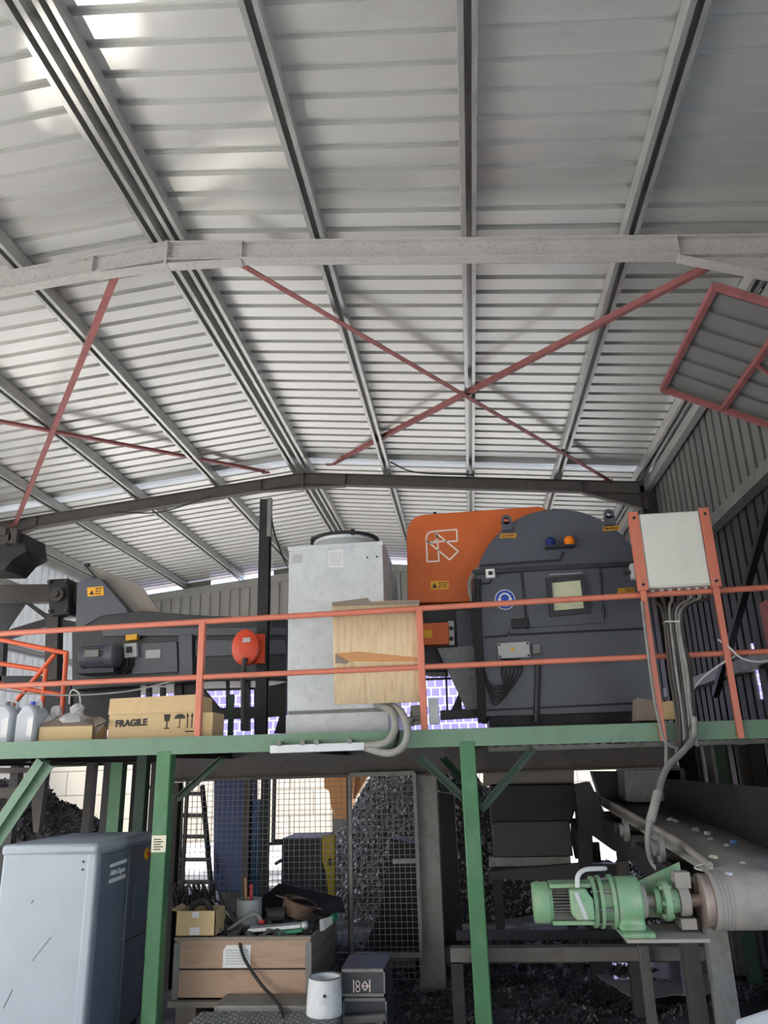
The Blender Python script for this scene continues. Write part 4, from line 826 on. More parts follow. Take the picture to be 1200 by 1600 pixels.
heap('shred_heap', -.9, 14.4, 2.4, 3.2, 2.3, M['shredgrey'], 'grey speckled heap of shreds behind the wire mesh fence', 'heap', 18000, .026, M['shredlight'], sx=.96, sy=.9, seed=5)
heap('shred_heap', 2.2, 13.6, .9, .8, .5, M['shred'], 'dark low shred heap behind the conveyor frame', 'heap', 3000, .04, M['shredlight'], sy=1.8, seed=8)
heap('rubber_crumb', .2, 9.4, 2.85, .16, .07, M['shred'], 'black crumbs strewn over the floor under the platform', 'crumbs', 12000, .018, M['shredgrey'], sx=.98, sy=.74, seed=9, spread=1.0)
# wet patch under the conveyor
m = mat('puddle_water', (150, 152, 156), .03, 0, .02, spec=1.0); M['water'] = m
b = MB(); pts = []
for k in range(40):
    a = 2 * math.pi * k / 40; r = 1 + .35 * noise.noise(V((math.cos(a) * 1.6, math.sin(a) * 1.6, 4))); pts.append((1.62 + .55 * r * math.cos(a), 9.0 + 1.0 * r * math.sin(a), .128))
b.prism(pts, (0, 0, .006)); tag(b.build('puddle', M['water'], smooth=False), 'bright wet puddle on floor under the conveyor', 'puddle')

# ---- heavy brown support frame under the machines
sf = T('support_frame', 'brown steel beam and columns carrying the machines behind the fence', 'steel frame', (-.6, 9.0, 0))
b = MB(); b.ibeam((-3.5, 9.0, HC + .045), (2.2, 9.0, HC + .045), .18, .34, .018, .012); b.build('main_beam', M['brownbeam'], sf)
xc = at(672, 1400, 9.0).x; b = MB(); b.ibeam((xc, 9.0, .0), (xc, 9.0, HC - .13), .26, .26, .016, .011, up=(0, 1, 0)); b.box(xc - .2, 8.82, 0, xc + .2, 9.2, .02); o = b.build('column', M['steelgrey'], sf); o['label'] = 'pale grey H column'
b = MB(); b.ibeam((-3.42, 9.0, 0), (-3.42, 9.0, HC - .13), .14, .14, .014, .01, up=(0, 1, 0)); b.build('column', M['steel'], sf)
b = MB(); b.ibeam((2.15, 9.0, 0), (2.15, 9.0, HC - .13), .2, .2, .014, .01, up=(0, 1, 0)); b.build('column', M['steel'], sf)
b = MB(); b.box(-.45, 8.98, .22, 1.9, 9.08, .36); b.box(-1.55, 8.98, .18, -.72, 9.06, .32); b.build('floor_beam', M['brownbeam'], sf)
# ---- wire mesh fence
wf = T('mesh_fence', 'grey wire mesh fence with framed gate between the brown columns', 'fence', (-2.0, 8.82, 0))
YW = 8.80
fx0, fx1 = at(549, 1400, YW).x, at(655, 1400, YW).x; z0, z1 = .34, 2.10
b = MB()
for p, q in (((fx0, z0), (fx1, z0)), ((fx0, z1), (fx1, z1)), ((fx0, z0), (fx0, z1)), ((fx1, z0), (fx1, z1)), ((fx0 + .45, 1.22), (fx1, 1.22))): b.bar((p[0], YW, p[1]), (q[0], YW, q[1]), .035, .055 if p[0] == q[0] else .045)
b.build('gate_frame', M['steelgrey'], wf)
def mesh(x0, x1, za, zb, nm):
    b = MB(); s = .058; x = x0
    while x <= x1: b.bar((x, YW, za), (x, YW, zb), .0055, .0055); x += s
    z = za
    while z <= zb: b.bar((x0, YW + .005, z), (x1, YW + .005, z), .0055, .0055); z += s
    b.build(nm, M['wire'], wf, smooth=False)
mesh(fx0, fx1, .12, z1, 'gate_mesh'); mesh(-3.25, fx0, .30, z1, 'mesh_panel')
for x in (fx0 - .02, -3.2): b = MB(); b.bar((x, YW, 0), (x, YW, z1), .035, .035); b.build('fence_post', M['steel'], wf)

# ---- things behind the fence
b = MB(); b.px([(334, 1218), (394, 1216), (392, 1392), (333, 1392)], 10.2, .28); b2_ = b.build('navy_column', M['navy'], bevel=.01); tag(b2_, 'dark navy box column behind the wire mesh', 'column')
b = MB(); p = at(385, 1216, 10.15); b.box(p.x - .02, 10.12, 0, p.x + .06, 10.19, p.z); b.build('edge_bar', M['steel'], b2_)
p = at(336, 1390, 10.3); b = MB(); b.box(p.x + .05, 10.3, 0, p.x + .4, 10.6, p.z + .02); b.build('base', M['steelblack'], b2_)
p = at(394, 1250, 10.2); b = MB(); b.box(p.x + .025, 10.2, 0, p.x + .05, 10.55, p.z); tag(b.build('sunlit_side_strip', M['sunlitblue']), 'bright blue strip painting the sunlit side of the navy column', 'strip')  # sunlight on the column's right face, painted as a brighter blue strip
p = at(408, 1216, 9.9); q = at(420, 1216, 9.9); b = MB(); b.box(p.x, 9.9, 0, q.x - .0, 10.0, p.z); tag(b.build('dark_post', M['steelblack']), 'dark upright post right of the navy column', 'post')
b = MB(); b.bar(at(429, 1217, 9.8), at(427, 1316, 9.8), .04, .04); b.bar(at(426, 1316, 9.8), at(440, 1316, 9.8), .04, .06); b.bar(at(430, 1350, 9.8), at(440, 1344, 9.8), .04, .04); b.bar(at(412, 1320, 9.8), at(427, 1318, 9.8), .03, .04); tag(b.build('angle_bracket', M['steelblack']), 'thin black L shaped bracket beside the dark post', 'bracket')
ld = T('ladder', 'black steel ladder leaning behind the left green post', 'ladder', at(305, 1390, 10))
for a, c, e, f in ((284, 1228, 279, 1400), (316, 1228, 331, 1400)): b = MB(); p = at(a, c, 10.4); q = at(e, f, 10.0); b.bar(p, q, .05, .06); b.build('ladder_rail', M['steelblack'], ld)
for k, (yy, xa, xb) in enumerate(((1240, 284, 318), (1274, 283, 321), (1307, 282, 324), (1343, 281, 328), (1378, 280, 331))):
    b = MB(); b.bar(at(xa, yy, 10.35 - .08 * k), at(xb, yy, 10.35 - .08 * k), .05, .045); b.build('rung', M['steelblack'], ld)
bn = T('steel_bin', 'dark steel bin with yellow side plate behind the mesh', 'bin', at(475, 1420, 10.6))
b = MB(); p = at(440, 1310, 10.6); q = at(505, 1310, 10.6); b.box(p.x, 10.6, .0, q.x, 11.4, p.z); b.build('bin_body', M['drawer'], bn, bevel=.01)
b = MB(); b.px([(503, 1306), (523, 1304), (523, 1420), (514, 1420), (510, 1366), (503, 1345)], 10.55, .1); b.build('side_plate', M['yellowpaint'], bn, bevel=.008)
b = MB(); b.px([(513, 1342), (517, 1341), (518, 1352), (514, 1353)], 10.53, .03); b.build('slot', M['ink'], bn, smooth=False)
lb = T('loader_bucket', 'tan orange bucket arm hanging beyond the mesh fence', 'loader', at(525, 1290, 17.0))
b = MB(); b.px([(505, 1195), (556, 1195), (548, 1262), (540, 1279), (524, 1280), (516, 1260), (514, 1236), (506, 1232)], 17.0, .6); b.build('bucket', M['tan'], lb, bevel=.03)
b = MB(); b.px([(552, 1195), (585, 1195), (553, 1250)], 17.2, .3); b.build('arm', M['tan'], lb, bevel=.02)
b = MB(); p = at(530, 1200, 17.6); b.box(p.x - .15, 17.5, 0, p.x + .15, 17.8, p.z); b.build('mast', M['steelgrey'], lb)
b = MB(); b.px([(611, 1311), (651, 1318), (657, 1500), (560, 1500), (590, 1430), (603, 1375)], 10.2, .4); tag(b.build('dark_chute', M['steelblack'], bevel=.01), 'black sloping chute behind the mesh gate', 'chute')
b = MB(); b.px([(685, 1238), (709, 1242), (724, 1500), (694, 1500)], 9.7, .25); tag(b.build('leaning_stanchion', M['steelblack'], bevel=.01), 'black leaning steel stanchion left of the right green post', 'leg')
# tall posts at left behind the compressor
for (xa, xb, xc_, xd, m, lab) in ((136, 148, 131, 147, 'steel', 'brown upright post left of the thin white gap'), (163, 174, 157, 168, 'steelblack', 'black upright post beside the green one at left'),
                                 (208, 221, 204, 216, 'steel', 'brown upright post between two bright gaps at left'), (237, 252, 232, 250, 'steelblack', 'black post directly behind the left green platform post')):
    b = MB(); p = at(xa, 1188, 10.2); q = at(xb, 1188, 10.2); b.box(p.x, 10.2, 0, q.x, 10.32, 2.34); tag(b.build('upright_post', M[m]), lab, 'post', 'upright posts behind the compressor')
p = at(174, 1188, 9.9); q = at(192, 1188, 9.9); b = MB(); b.box(p.x, 9.9, 0, q.x, 10.05, 2.34); tag(b.build('upright_post', M['green']), 'dark green upright post at left behind the compressor', 'post', 'upright posts behind the compressor')
b = MB(); b.px([(-40, 1186), (245, 1183), (245, 1191), (-40, 1194)], 10.1, .2); tag(b.build('cross_beam', M['steelblack']), 'black cross beam over the uprights behind the compressor', 'beam')
b = MB(); p = at(18, 1190, 9.6); q = at(31, 1190, 9.6); b.box(p.x, 9.6, 0, q.x, 9.72, p.z); tag(b.build('upright_post', M['steelblack']), 'black upright post at far left behind the diagonal brace', 'post', 'upright posts behind the compressor')
b = MB(); b.bar(at(-30, 1204, 9.5), at(50, 1203, 9.5), .06, .06); b.bar(at(-30, 1240, 9.3), at(40, 1238, 9.3), .1, .12); tag(b.build('cross_bar', M['steel']), 'two dark cross bars at the far left over the heap', 'bar')
b = MB(); b.px([(45, 1190), (75, 1188), (60, 1300), (52, 1300)], 9.7, .1); tag(b.build('dark_upright', M['steel']), 'dark steel upright behind the diagonal brace at left', 'post')
b = MB(); b.px([(228, 1228), (245, 1226), (245, 1233), (228, 1234)], 10.0, .15); tag(b.build('bolt_stub', M['steelblack']), 'small black stub sticking out beside the left green post', 'stub')

# ---- wooden crate with scrap
cr = T('wooden_crate', 'worn brown wooden crate full of scrap in front of the mesh fence', 'crate', (-2.1, 8.0, .3))
CX0, CX1, CY0, CY1, CZ0, CZ1 = -2.72, -1.49, 7.35, 8.6, .31, .785
b = MB(); zm = CZ0 + .235
for a, c in ((CZ0, zm - .006), (zm + .006, CZ1)): b.box(CX0 + .02, CY0, a, CX1 - .01, CY0 + .025, c)
b.build('front_boards', M['wood'], cr, bevel=.004)
b = MB()
for k in range(3): h = (CZ1 - CZ0) / 3; b.box(CX1 - .025, CY0 + .03, CZ0 + k * h + .004, CX1, CY1, CZ0 + (k + 1) * h - .004)
b.build('side_boards', M['woodgrey'], cr, bevel=.004)
b = MB(); b.box(CX0, CY0 + .03, CZ0, CX0 + .025, CY1, CZ1); b.box(CX0, CY1 - .025, CZ0, CX1, CY1, CZ1); b.box(CX0, CY0, CZ0, CX1, CY1, CZ0 + .02); b.build('inner_boards', M['woodgrey'], cr)
for x in (CX0, CX1 - .05): b = MB(); b.box(x, CY0 - .012, CZ0 + .01, x + .055, CY0 + .03, CZ1 - .03); b.build('corner_strap', M['steelgrey'], cr, bevel=.003)
b = MB(); b.box(CX0, CY0 - .015, CZ1 - .012, CX1, CY0 + .05, CZ1 + .012); b.build('top_lath', M['woodgrey'], cr, bevel=.004)
pp = at(349, 1477, CY0 - .003); qq = at(391, 1512, CY0 - .003); b = MB(); b.prism([(pp.x + .03, CY0 - .004, pp.z), (qq.x, CY0 - .004, pp.z), (qq.x, CY0 - .004, qq.z), (pp.x, CY0 - .004, qq.z), (pp.x, CY0 - .004, pp.z - .04)], (0, .003, 0)); o = b.build('paper_sheet', M['paper'], cr, smooth=False); strips(o, pp.x + .03, qq.x - .02, qq.z + .02, pp.z - .03, CY0 - .004, 6, m='greybox')
pl = T('pallet', 'grey timber pallet blocks under the wooden crate', 'pallet', (-2.1, 8.0, 0))
b = MB(); b.box(CX0 - .03, CY0 - .02, .26, CX1 + .02, CY1, .305); b.build('pallet_top', M['woodgrey'], pl)
for x in (-2.68, -2.15, -1.62): b = MB(); b.box(x, CY0, 0, x + .18, CY1 - .05, .26); b.build('bearer', M['woodgrey'], pl)
# scrap in the crate: a bed of odds and ends plus the pieces one can make out
rn = random.Random(4); b = MB()
b.box(CX0 + .03, CY0 + .06, CZ0 + .02, CX1 - .03, CY1 - .04, CZ1 - .10)
for k in range(420):
    p = V((rn.uniform(CX0 + .08, CX1 - .08), rn.uniform(CY0 + .1, CY1 - .08), CZ1 - .08 + rn.uniform(0, .10)))
    d_ = V((rn.uniform(-1, 1), rn.uniform(-1, 1), rn.uniform(-.4, .4))).normalized() * rn.uniform(.03, .10)
    if rn.random() < .5: b.bar(p - d_, p + d_, rn.uniform(.015, .05), rn.uniform(.006, .03))
    else: b.cyl(p - d_ * .6, p + d_ * .6, rn.uniform(.008, .03), n=7)
tag(b.build('scrap_bed', M['scrapmix'], smooth=False), 'dark tangled metal scrap filling the wooden crate', 'scrap', kind='stuff')
sb = T('small_carton', 'small open cardboard box with white label on left crate corner', 'box', at(303, 1468, 7.4))
p = at(273, 1467, 7.36); q = at(337, 1425, 7.36); b = MB(); zb = CZ1 + .014
b.box(p.x, 7.36, zb, q.x, 7.368, q.z + .01); b.box(p.x, 7.62, zb, q.x, 7.628, q.z + .01); b.box(p.x, 7.36, zb, p.x + .008, 7.628, q.z + .01); b.box(q.x - .008, 7.36, zb, q.x, 7.628, q.z + .01); b.box(p.x, 7.36, zb, q.x, 7.628, zb + .008); b.build('carton_body', M['card'], sb)
b = MB(); b.prism([(p.x, 7.36, q.z + .008), (p.x, 7.62, q.z + .008), (p.x - .04, 7.62, q.z + .03), (p.x - .045, 7.36, q.z + .02)], (0, 0, .006)); b.prism([(q.x, 7.36, q.z), (q.x, 7.62, q.z), (q.x + .012, 7.62, q.z - .1), (q.x + .02, 7.36, q.z - .1)], (0, 0, .006)); b.build('carton_flap', M['card'], sb)
for q in ((296, 1461, 312, 1449), (300, 1434, 311, 1425)): b = MB(); a_ = at(q[0], q[1], 7.358); c = at(q[2], q[3], 7.358); b.box(a_.x, 7.356, a_.z, c.x, 7.359, c.z); o = b.build('white_label', M['paper'], sb, smooth=False)
tn = T('paint_tin', 'open grey tin holding tool handles on the crate', 'tin', at(389, 1437, 7.9))
c = at(389, 1432, 7.9); zb = CZ1 - .04; zt = at(389, 1404, 7.9).z; b = MB(); b.rings((c.x, 7.9, zb), (0, 0, 1), [(0, .115), (.01, .12), (zt - zb - .01, .12), (zt - zb, .124), (zt - zb, .112), (.02, .11)], n=32); b.build('tin_body', M['tin'], tn)
b = MB(); b.cyl((c.x - .02, 7.9, zb + .03), (c.x - .045, 7.9, zt + .18), .012, n=8); tag(b.build('tool_handle', M['cardtape']), 'tan wooden tool handle standing in the grey tin', 'tool')
b = MB(); b.cyl((c.x + .02, 7.9, zb + .03), (c.x + .01, 7.92, zt + .12), .018, n=8); tag(b.build('tool_handle', M['red']), 'dark red tool handle standing in the grey tin', 'tool')
c = at(466, 1416, 8.1); b = MB(); b.rings(c + V((-.02, 0, -.085)), (.32, 0, .95), [(0, .13), (.01, .15), (.14, .17), (.145, .15), (.02, .13)], n=32); pn = b.build('rusty_pan', M['rusty']); tag(pn, 'tilted rusty round pan on the crate scrap', 'pan')
b = MB(); b.bar(c + V((-.22, 0, .10)), c + V((-.12, 0, .07)), .03, .012); b.bar(c + V((.14, 0, -.01)), c + V((.24, 0, -.03)), .03, .012); b.build('handle', M['rusty'], pn)
b = MB(); P = [at(398, 1412, 8.2), at(436, 1380, 8.5), at(490, 1392, 8.5), at(533, 1402, 8.4), at(540, 1424, 8.1), at(470, 1424, 8.0)]; b.prism(P, (0, .01, -.015)); tag(b.build('black_sheet', M['steelblack'], smooth=False), 'bent black sheet lying behind the rusty pan on crate', 'sheet')
b = MB(); p = at(390, 1452, 7.6); q = at(472, 1445, 7.6); b.bar(p, q, .14, .03); tag(b.build('metal_strip', M['galv'], bevel=.004), 'flat silver metal strip on top of the crate', 'strip')
b = MB(); p = at(436, 1457, 7.55); q = at(474, 1452, 7.55); b.bar(p, q, .12, .03); tag(b.build('green_case', M['greenplastic'], bevel=.006), 'thin green case under the silver strip on crate', 'case')
b = MB(); c = at(476, 1446, 7.55); b.ball(c, .035); tag(b.build('metal_ball', M['tin']), 'small shiny round knob at the end of the silver strip', 'knob')
b = MB(); P = [at(500, 1455, 7.6), at(516, 1442, 7.75), at(516, 1432, 7.75), at(499, 1437, 7.6)]; b.prism(P, (.03, .03, 0)); bk = b.build('green_packet', M['paper'], smooth=False); tag(bk, 'white and green packet tucked at the right crate corner', 'packet')
b = MB(); P = [at(516, 1442, 7.74), at(522, 1438, 7.8), at(521, 1427, 7.8), at(515, 1431, 7.74)]; b.prism(P, (.035, .03, 0)); b.build('green_band', M['greenplastic'], bk, smooth=False)
b = MB(); c = at(427, 1430, 7.9); b.cyl(c + V((-.06, 0, 0)), c + V((.09, .05, .0)), .065); tag(b.build('steel_roller', M['steel']), 'short dark steel roller lying in the crate', 'roller')
b = MB(); c = at(405, 1440, 7.7); b.cyl(c + V((0, 0, 0)), c + V((.05, -.01, 0)), .018, n=10); tag(b.build('red_bung', M['red']), 'small red cap beside the grey tin', 'cap')
for pts, lab in (([(330, 1432), (345, 1420), (365, 1436), (378, 1446), (360, 1458)], 'grey cable coil tangled between small box and tin'), ([(352, 1405), (362, 1430), (378, 1450), (366, 1462), (352, 1455)], 'dark hose tangled in front of the tin'), ([(345, 1462), (375, 1440), (398, 1428), (410, 1440)], 'grey bent rod lying in front of the tin')):
    b = MB(); b.tube([at(x, y, 7.65 + .02 * k) for k, (x, y) in enumerate(pts)], .016, n=8); tag(b.build('scrap_hose', M['hose' if 'grey' in lab else 'steel']), lab, 'hose')
b = MB(); b.tube([at(374, 1462, 7.5), at(376, 1480, 7.32), at(384, 1502, 7.3), at(408, 1538, 7.26), at(428, 1560, 7.1), at(440, 1580, 6.9), at(445, 1612, 6.6)], .014, n=8, sub=8); tag(b.build('black_cable', M['black']), 'black cable hanging down the front of the wooden crate', 'cable')
b = MB(); c = at(315, 1418, 7.55); b.tube([c + V((-.12, 0, -.06)), c + V((-.06, 0, .03)), c + V((.04, 0, .05)), c + V((.1, 0, -.06))], .03); tag(b.build('dark_hose', M['steel']), 'dark hose end bulging out of the small cardboard box', 'hose')
# netting heap left behind the small box
b = MB()
for k in range(34):
    x = rn.uniform(268, 330); y = rn.uniform(1375, 1405); b.tube([at(x, 1418, 8.3), at(x + rn.uniform(-10, 10), y, 8.3 + rn.uniform(-.1, .2)), at(x + rn.uniform(-6, 26), 1418 + rn.uniform(-10, 4), 8.35)], .010, n=5, sub=4)
tag(b.build('netting_pile', M['steel'], smooth=False), 'dark tangled netting behind the small cardboard box', 'netting', kind='stuff')

# ---- tread plate step, pail, dark boxes
st = T('tread_plate_step', 'low steel step with tread plate top in front of the crate', 'step', (-1.75, 6.9, 0))
b = MB(); b.box(-2.32, 6.3, .05, -1.15, 6.95, .335); b.build('step_body', M['tread'], st, bevel=.01)
b = MB(); b.box(-2.22, 6.97, .05, -1.2, 7.32, .37); b.build('upper_plate', M['steelgrey'], st, bevel=.01)
b = MB()
for i in range(26):
    for j in range(16):
        x = -2.29 + i * .044; y = 6.33 + j * .039; s_ = 1 if (i + j) % 2 else -1; d_ = V((.014, .010 * s_, 0)); c = V((x, y, .337)); b.bar(c - d_, c + d_, .007, .006)
b.build('tread_pattern', M['tread'], st, smooth=False)
b = MB(); b.box(-2.3, 6.35, 0, -1.17, 7.28, .06); b.build('step_base', M['steel'], st)
pb = at(506, 1577, 6.85); pa = T('pail', 'dented whitewashed pail on the step beside the crate', 'pail', (pb.x, 6.9, .30))
zt = at(506, 1527, 6.85).z; zb = .335; b = MB(); H = zt - zb; b.rings((pb.x, 6.86, zb), (.03, 0, 1), [(0, .13), (.012, .142), (H * .5, .138), (H - .02, .128), (H, .132), (H, .122), (.02, .12)], n=36); b.build('pail_body', M['pail'], pa)
b = MB(); b.cyl((pb.x + .03, 6.715, zb + H * .62), (pb.x + .03, 6.74, zb + H * .62), .012, n=10); b.build('hole', M['ink'], pa)
b = MB(); b.rings((pb.x + .03 * H, 6.86, zt), (0, 0, 1), [(0, .128), (.006, .132), (.01, .126)], n=36, cap=False); b.build('rim', M['steelgrey'], pa)
for k, (y0, y1, lab) in enumerate(((1514, 1553, 'upper dark steel box with chalk marks beside the pail'), (1562, 1604, 'lower dark steel box standing under the chalk marked one'))):
    p = at(532 + 4 * k, y1, 7.0); q = at(601 + 3 * k, y0, 7.0); d0 = T('steel_box', lab, 'box', ((p.x + q.x) / 2, 7.2, 0 if k else .42))
    za = 0.0 if k else .425; zt = .415 if k else q.z
    b = MB(); b.box(p.x, 7.02, za, q.x, 7.5, zt); b.build('box_body', M['drawer'], d0, bevel=.005)
    b = MB(); w = .012; zf = za if not k else .20
    b.box(p.x, 7.0, zf, q.x, 7.02, zf + .022); b.box(p.x, 7.0, zt - .022, q.x, 7.02, zt); b.box(p.x, 7.0, zf, p.x + w, 7.02, zt); b.box(q.x - w, 7.0, zf, q.x, 7.02, zt); b.build('front_rim', M['steelgrey'], d0)
    if k == 0:
        c = at(565, 1541, 7.01); b = MB(); b.box(c.x - .07, 7.014, c.z - .045, c.x - .062, 7.019, c.z + .045); b.box(c.x + .062, 7.014, c.z - .045, c.x + .07, 7.019, c.z + .045)
        for dz in (-.022, .018):
            n_ = 10; P_ = [(c.x - .032 + .017 * math.cos(2 * math.pi * t / n_), 7.016, c.z + dz + .018 * math.sin(2 * math.pi * t / n_)) for t in range(n_)]
            for t in range(n_): b.bar(P_[t], P_[(t + 1) % n_], .006, .004, up=(0, 1, 0))
        P_ = [(c.x + .0, 7.016, c.z), (c.x + .027, 7.016, c.z + .032), (c.x + .054, 7.016, c.z), (c.x + .027, 7.016, c.z - .032)]
        for t in range(4): b.bar(P_[t], P_[(t + 1) % 4], .008, .004, up=(0, 1, 0))
        b.bar(P_[0], P_[2], .006, .004, up=(0, 1, 0)); b.build('chalk_marks', M['line'], d0, smooth=False)
b = MB(); p = at(536, 1594, 6.9); q = at(603, 1589, 6.9); b.bar(p, q, .05, .05); tag(b.build('rusty_bar', M['brownbeam']), 'rusty bar lying across the front of the lower steel box', 'bar')
b = MB(); b.box(p.x + .02, 6.86, 0, p.x + .07, 6.93, p.z - .02); b.box(q.x - .07, 6.86, 0, q.x - .02, 6.93, q.z - .02); b.build('bar_foot', M['brownbeam'], bpy.data.objects['rusty_bar'])

# ---- black drum housing under the platform
dm = T('drum_housing', 'black drum housing under the platform right of the green post', 'machine', at(835, 1400, 9.2))
b = MB(); b.px([(766, 1226), (898, 1224), (905, 1245), (892, 1288), (768, 1290)], 9.25, .7); b.build('hood', M['steelblack'], dm, bevel=.02)
b = MB(); b.px([(770, 1284), (890, 1282), (896, 1338), (772, 1340)], 9.2, .8); b.build('housing', M['anthradark'], dm, bevel=.01)
b = MB(); c = at(896, 1310, 9.4); b.cyl(c, c + V((.12, 0, 0)), .21, n=28); b.cyl(c + V((.1, 0, 0)), c + V((.2, 0, 0)), .07, n=16); b.build('drum_end', M['steelblack'], dm)
b = MB(); b.px([(755, 1204), (897, 1203), (897, 1225), (755, 1229)], 9.4, .1); o = b.build('dusty_panel', M['dustgrey'], dm)
b = MB(); b.px([(764, 1340), (892, 1339), (892, 1352), (764, 1354)], 9.15, .15); b.build('carrier_beam', M['steelgrey'], dm)
for x in (775, 885): p = at(x, 1350, 9.3); b = MB(); b.box(p.x - .05, 9.25, 0, p.x + .05, 9.37, p.z); b.build('leg', M['steelblack'], dm)
b = MB(); b.px([(764, 1362), (905, 1350), (980, 1350), (980, 1368), (905, 1376), (764, 1374)], 9.0, .15); b.build('lower_beam', M['anthradark'], dm)
# brown frame in front under the conveyor
bf = T('conveyor_subframe', 'brown steel cross beams and leg below the gearmotor', 'frame', (.6, 7.2, 0))
b = MB(); b.box(-.28, 7.15, .63, 1.95, 7.27, .735); b.build('cross_beam', M['brownbeam'], bf, bevel=.006)
p = at(1010, 1470, 7.0); b = MB(); b.box(1.235, 7.06, 0, 1.31, 7.14, .76); b.build('leg', M['brownbeam'], bf, bevel=.004)
b = MB(); b.box(-.25, 8.0, .62, 1.5, 8.08, .70); b.build('cross_beam', M['steelblack'], bf, bevel=.006)
b = MB(); b.box(-.28, 7.16, 0, -.18, 7.26, .62); b.build('leg', M['steelblack'], bf); b = MB(); b.box(1.84, 7.16, 0, 1.94, 7.26, .62); b.build('leg', M['steelblack'], bf)

# ---- belt conveyor at right
YD = 5.25; ZD = 1.37; RD = .145; XBL, XBR = 1.36, 1.99; SL = .05
cv2 = T('belt_conveyor', 'dusty grey belt conveyor ending in a drum at right', 'conveyor', (1.68, 7.0, 0))
def bz(y): return ZD + RD + .008 + SL * (y - YD)
b = MB(); prof = []
R1 = RD + .010
for k in range(0, 19): a = math.pi / 2 - math.pi * k / 18; prof.append((YD - R1 * math.cos(a), ZD + R1 * math.sin(a)))
top = [(9.9, bz(9.9))] + [(9.9 - k * .5, bz(9.9 - k * .5)) for k in range(1, 9)]
pr = top + prof + [(9.9, bz(9.9) - 2 * R1)]
b.strip([(XBL, y, z) for y, z in pr], (XBR - XBL, 0, 0)); b.build('belt', M['rubberbelt'], cv2, solid=.012)
b = MB(); b.cyl((XBL - .05, YD, ZD), (XBR + .05, YD, ZD), RD, n=40); dr_ = b.build('head_drum', M['drumrust'], cv2)
b = MB(); b.rings((XBL - .055, YD, ZD), (1, 0, 0), [(0, .05), (.0, .11), (-.0, .145), (.02, .15)], n=40); b.cyl((XBL - .2, YD, ZD), (XBL, YD, ZD), .035, n=16); b.build('drum_rim', M['drumrust'], dr_)
b = MB()
for k in range(4): x = XBL + .02 + k * .022; b.rings((x, YD, ZD), (1, 0, 0), [(0, R1 + .008), (.010, R1 + .008)], n=40, cap=False)
b.build('lagging_ridge', M['rubberbelt'], dr_)
b = MB(); xs = 1.43; b.prism([(xs, 5.35, bz(5.35) - .01), (xs, 6.05, bz(6.05) - .02), (xs, 9.8, bz(9.8) - .02), (xs, 9.8, bz(9.8) + .05), (xs, 6.05, bz(6.05) + .055), (xs, 5.35, bz(5.35) + .02)], (-.018, 0, 0)); b.build('skirt_board', M['steelgrey'], cv2)
b = MB(); b.tube([(xs - .01, 5.35, bz(5.35) + .02), (xs - .01, 6.05, bz(6.05) + .055), (xs - .01, 9.8, bz(9.8) + .05)], .022, n=8, sub=1); b.build('skirt_edge', M['dustgrey'], cv2)
b = MB(); b.tube([(xs - .02, 5.42, bz(5.42) + .02), (xs - .09, 5.40, bz(5.4)), (xs - .06, 5.30, bz(5.3)), (xs, 5.33, bz(5.33) + .01)], .006, n=6); b.build('wire_loop', M['cablewhite'], cv2)
b = MB(); b.box(2.0, 5.5, bz(5.5) - .02, 2.03, 9.8, bz(9.8) + .22); b.prism([(2.0, 5.4, bz(5.4)), (2.0, 9.8, bz(9.8)), (2.10, 9.8, bz(9.8) + .10), (2.10, 5.4, bz(5.4) + .10)], (.01, 0, 0)); b.build('side_wall', M['steelblack'], cv2)
for x in (XBL - .05, XBR + .02):
    b = MB(); b.chan((x, YD + .1, ZD - .02), (x, 9.8, bz(9.8) - .16), .06, .20, .008); b.build('side_frame', M['steelblack'], cv2)
    for y in (5.75, 7.9, 9.6): b = MB(); b.box(x - .04, y - .05, 0, x + .06, y + .05, ZD - .08); b.build('leg', M['steel'], cv2)
b = MB(); b.box(XBL + .05, 5.62, .0, XBL + .18, 5.74, 1.2); b.build('leg', M['steelgrey'], cv2)
for y in (6.3, 7.0, 7.8, 8.7): b = MB(); b.cyl((XBL - .09, y, bz(y) - .08), (XBR + .02, y, bz(y) - .08), .055, n=18); b.build('roller', M['steel'], cv2)
for q in ((1035, 1325), (981, 1297)):
    c = atx(*q, XBL - .1); b = MB(); b.rings(c, (-1, 0, 0), [(0, .09), (.03, .09), (.03, .05), (.06, .05)], n=20); b.build('bearing_flange', M['steelgrey'], cv2)
# head bearing and torque bracket belong to the conveyor
b = MB(); b.prism([(XBL - .10, YD + .16, ZD - .12), (XBL - .10, YD + .18, ZD + .19), (XBL - .62, YD + .20, ZD - .02), (XBL - .62, YD + .2, ZD - .12)], (0, .015, 0)); b.build('drive_bracket', M['motor'], cv2)
b = MB(); b.rings((XBL - .18, YD, ZD), (1, 0, 0), [(0, .035), (0, .085), (.06, .085), (.06, .035)], n=28, cap=False)
b.box(XBL - .19, YD - .05, ZD - .15, XBL - .10, YD + .12, ZD - .09); b.box(XBL - .19, YD - .04, ZD + .07, XBL - .10, YD + .05, ZD + .16); b.cyl((XBL - .20, YD - .0, ZD + .12), (XBL - .09, YD, ZD + .12), .022, n=12); b.build('bearing_housing', M['dustgrey'], cv2, bevel=.004)
def onbelt(px_, py_):
    w = ray(px_, py_); t_ = (bz(0) - HC) / (w.z - SL * w.y); return V((w.x * t_, w.y * t_, w.z * t_ + HC))
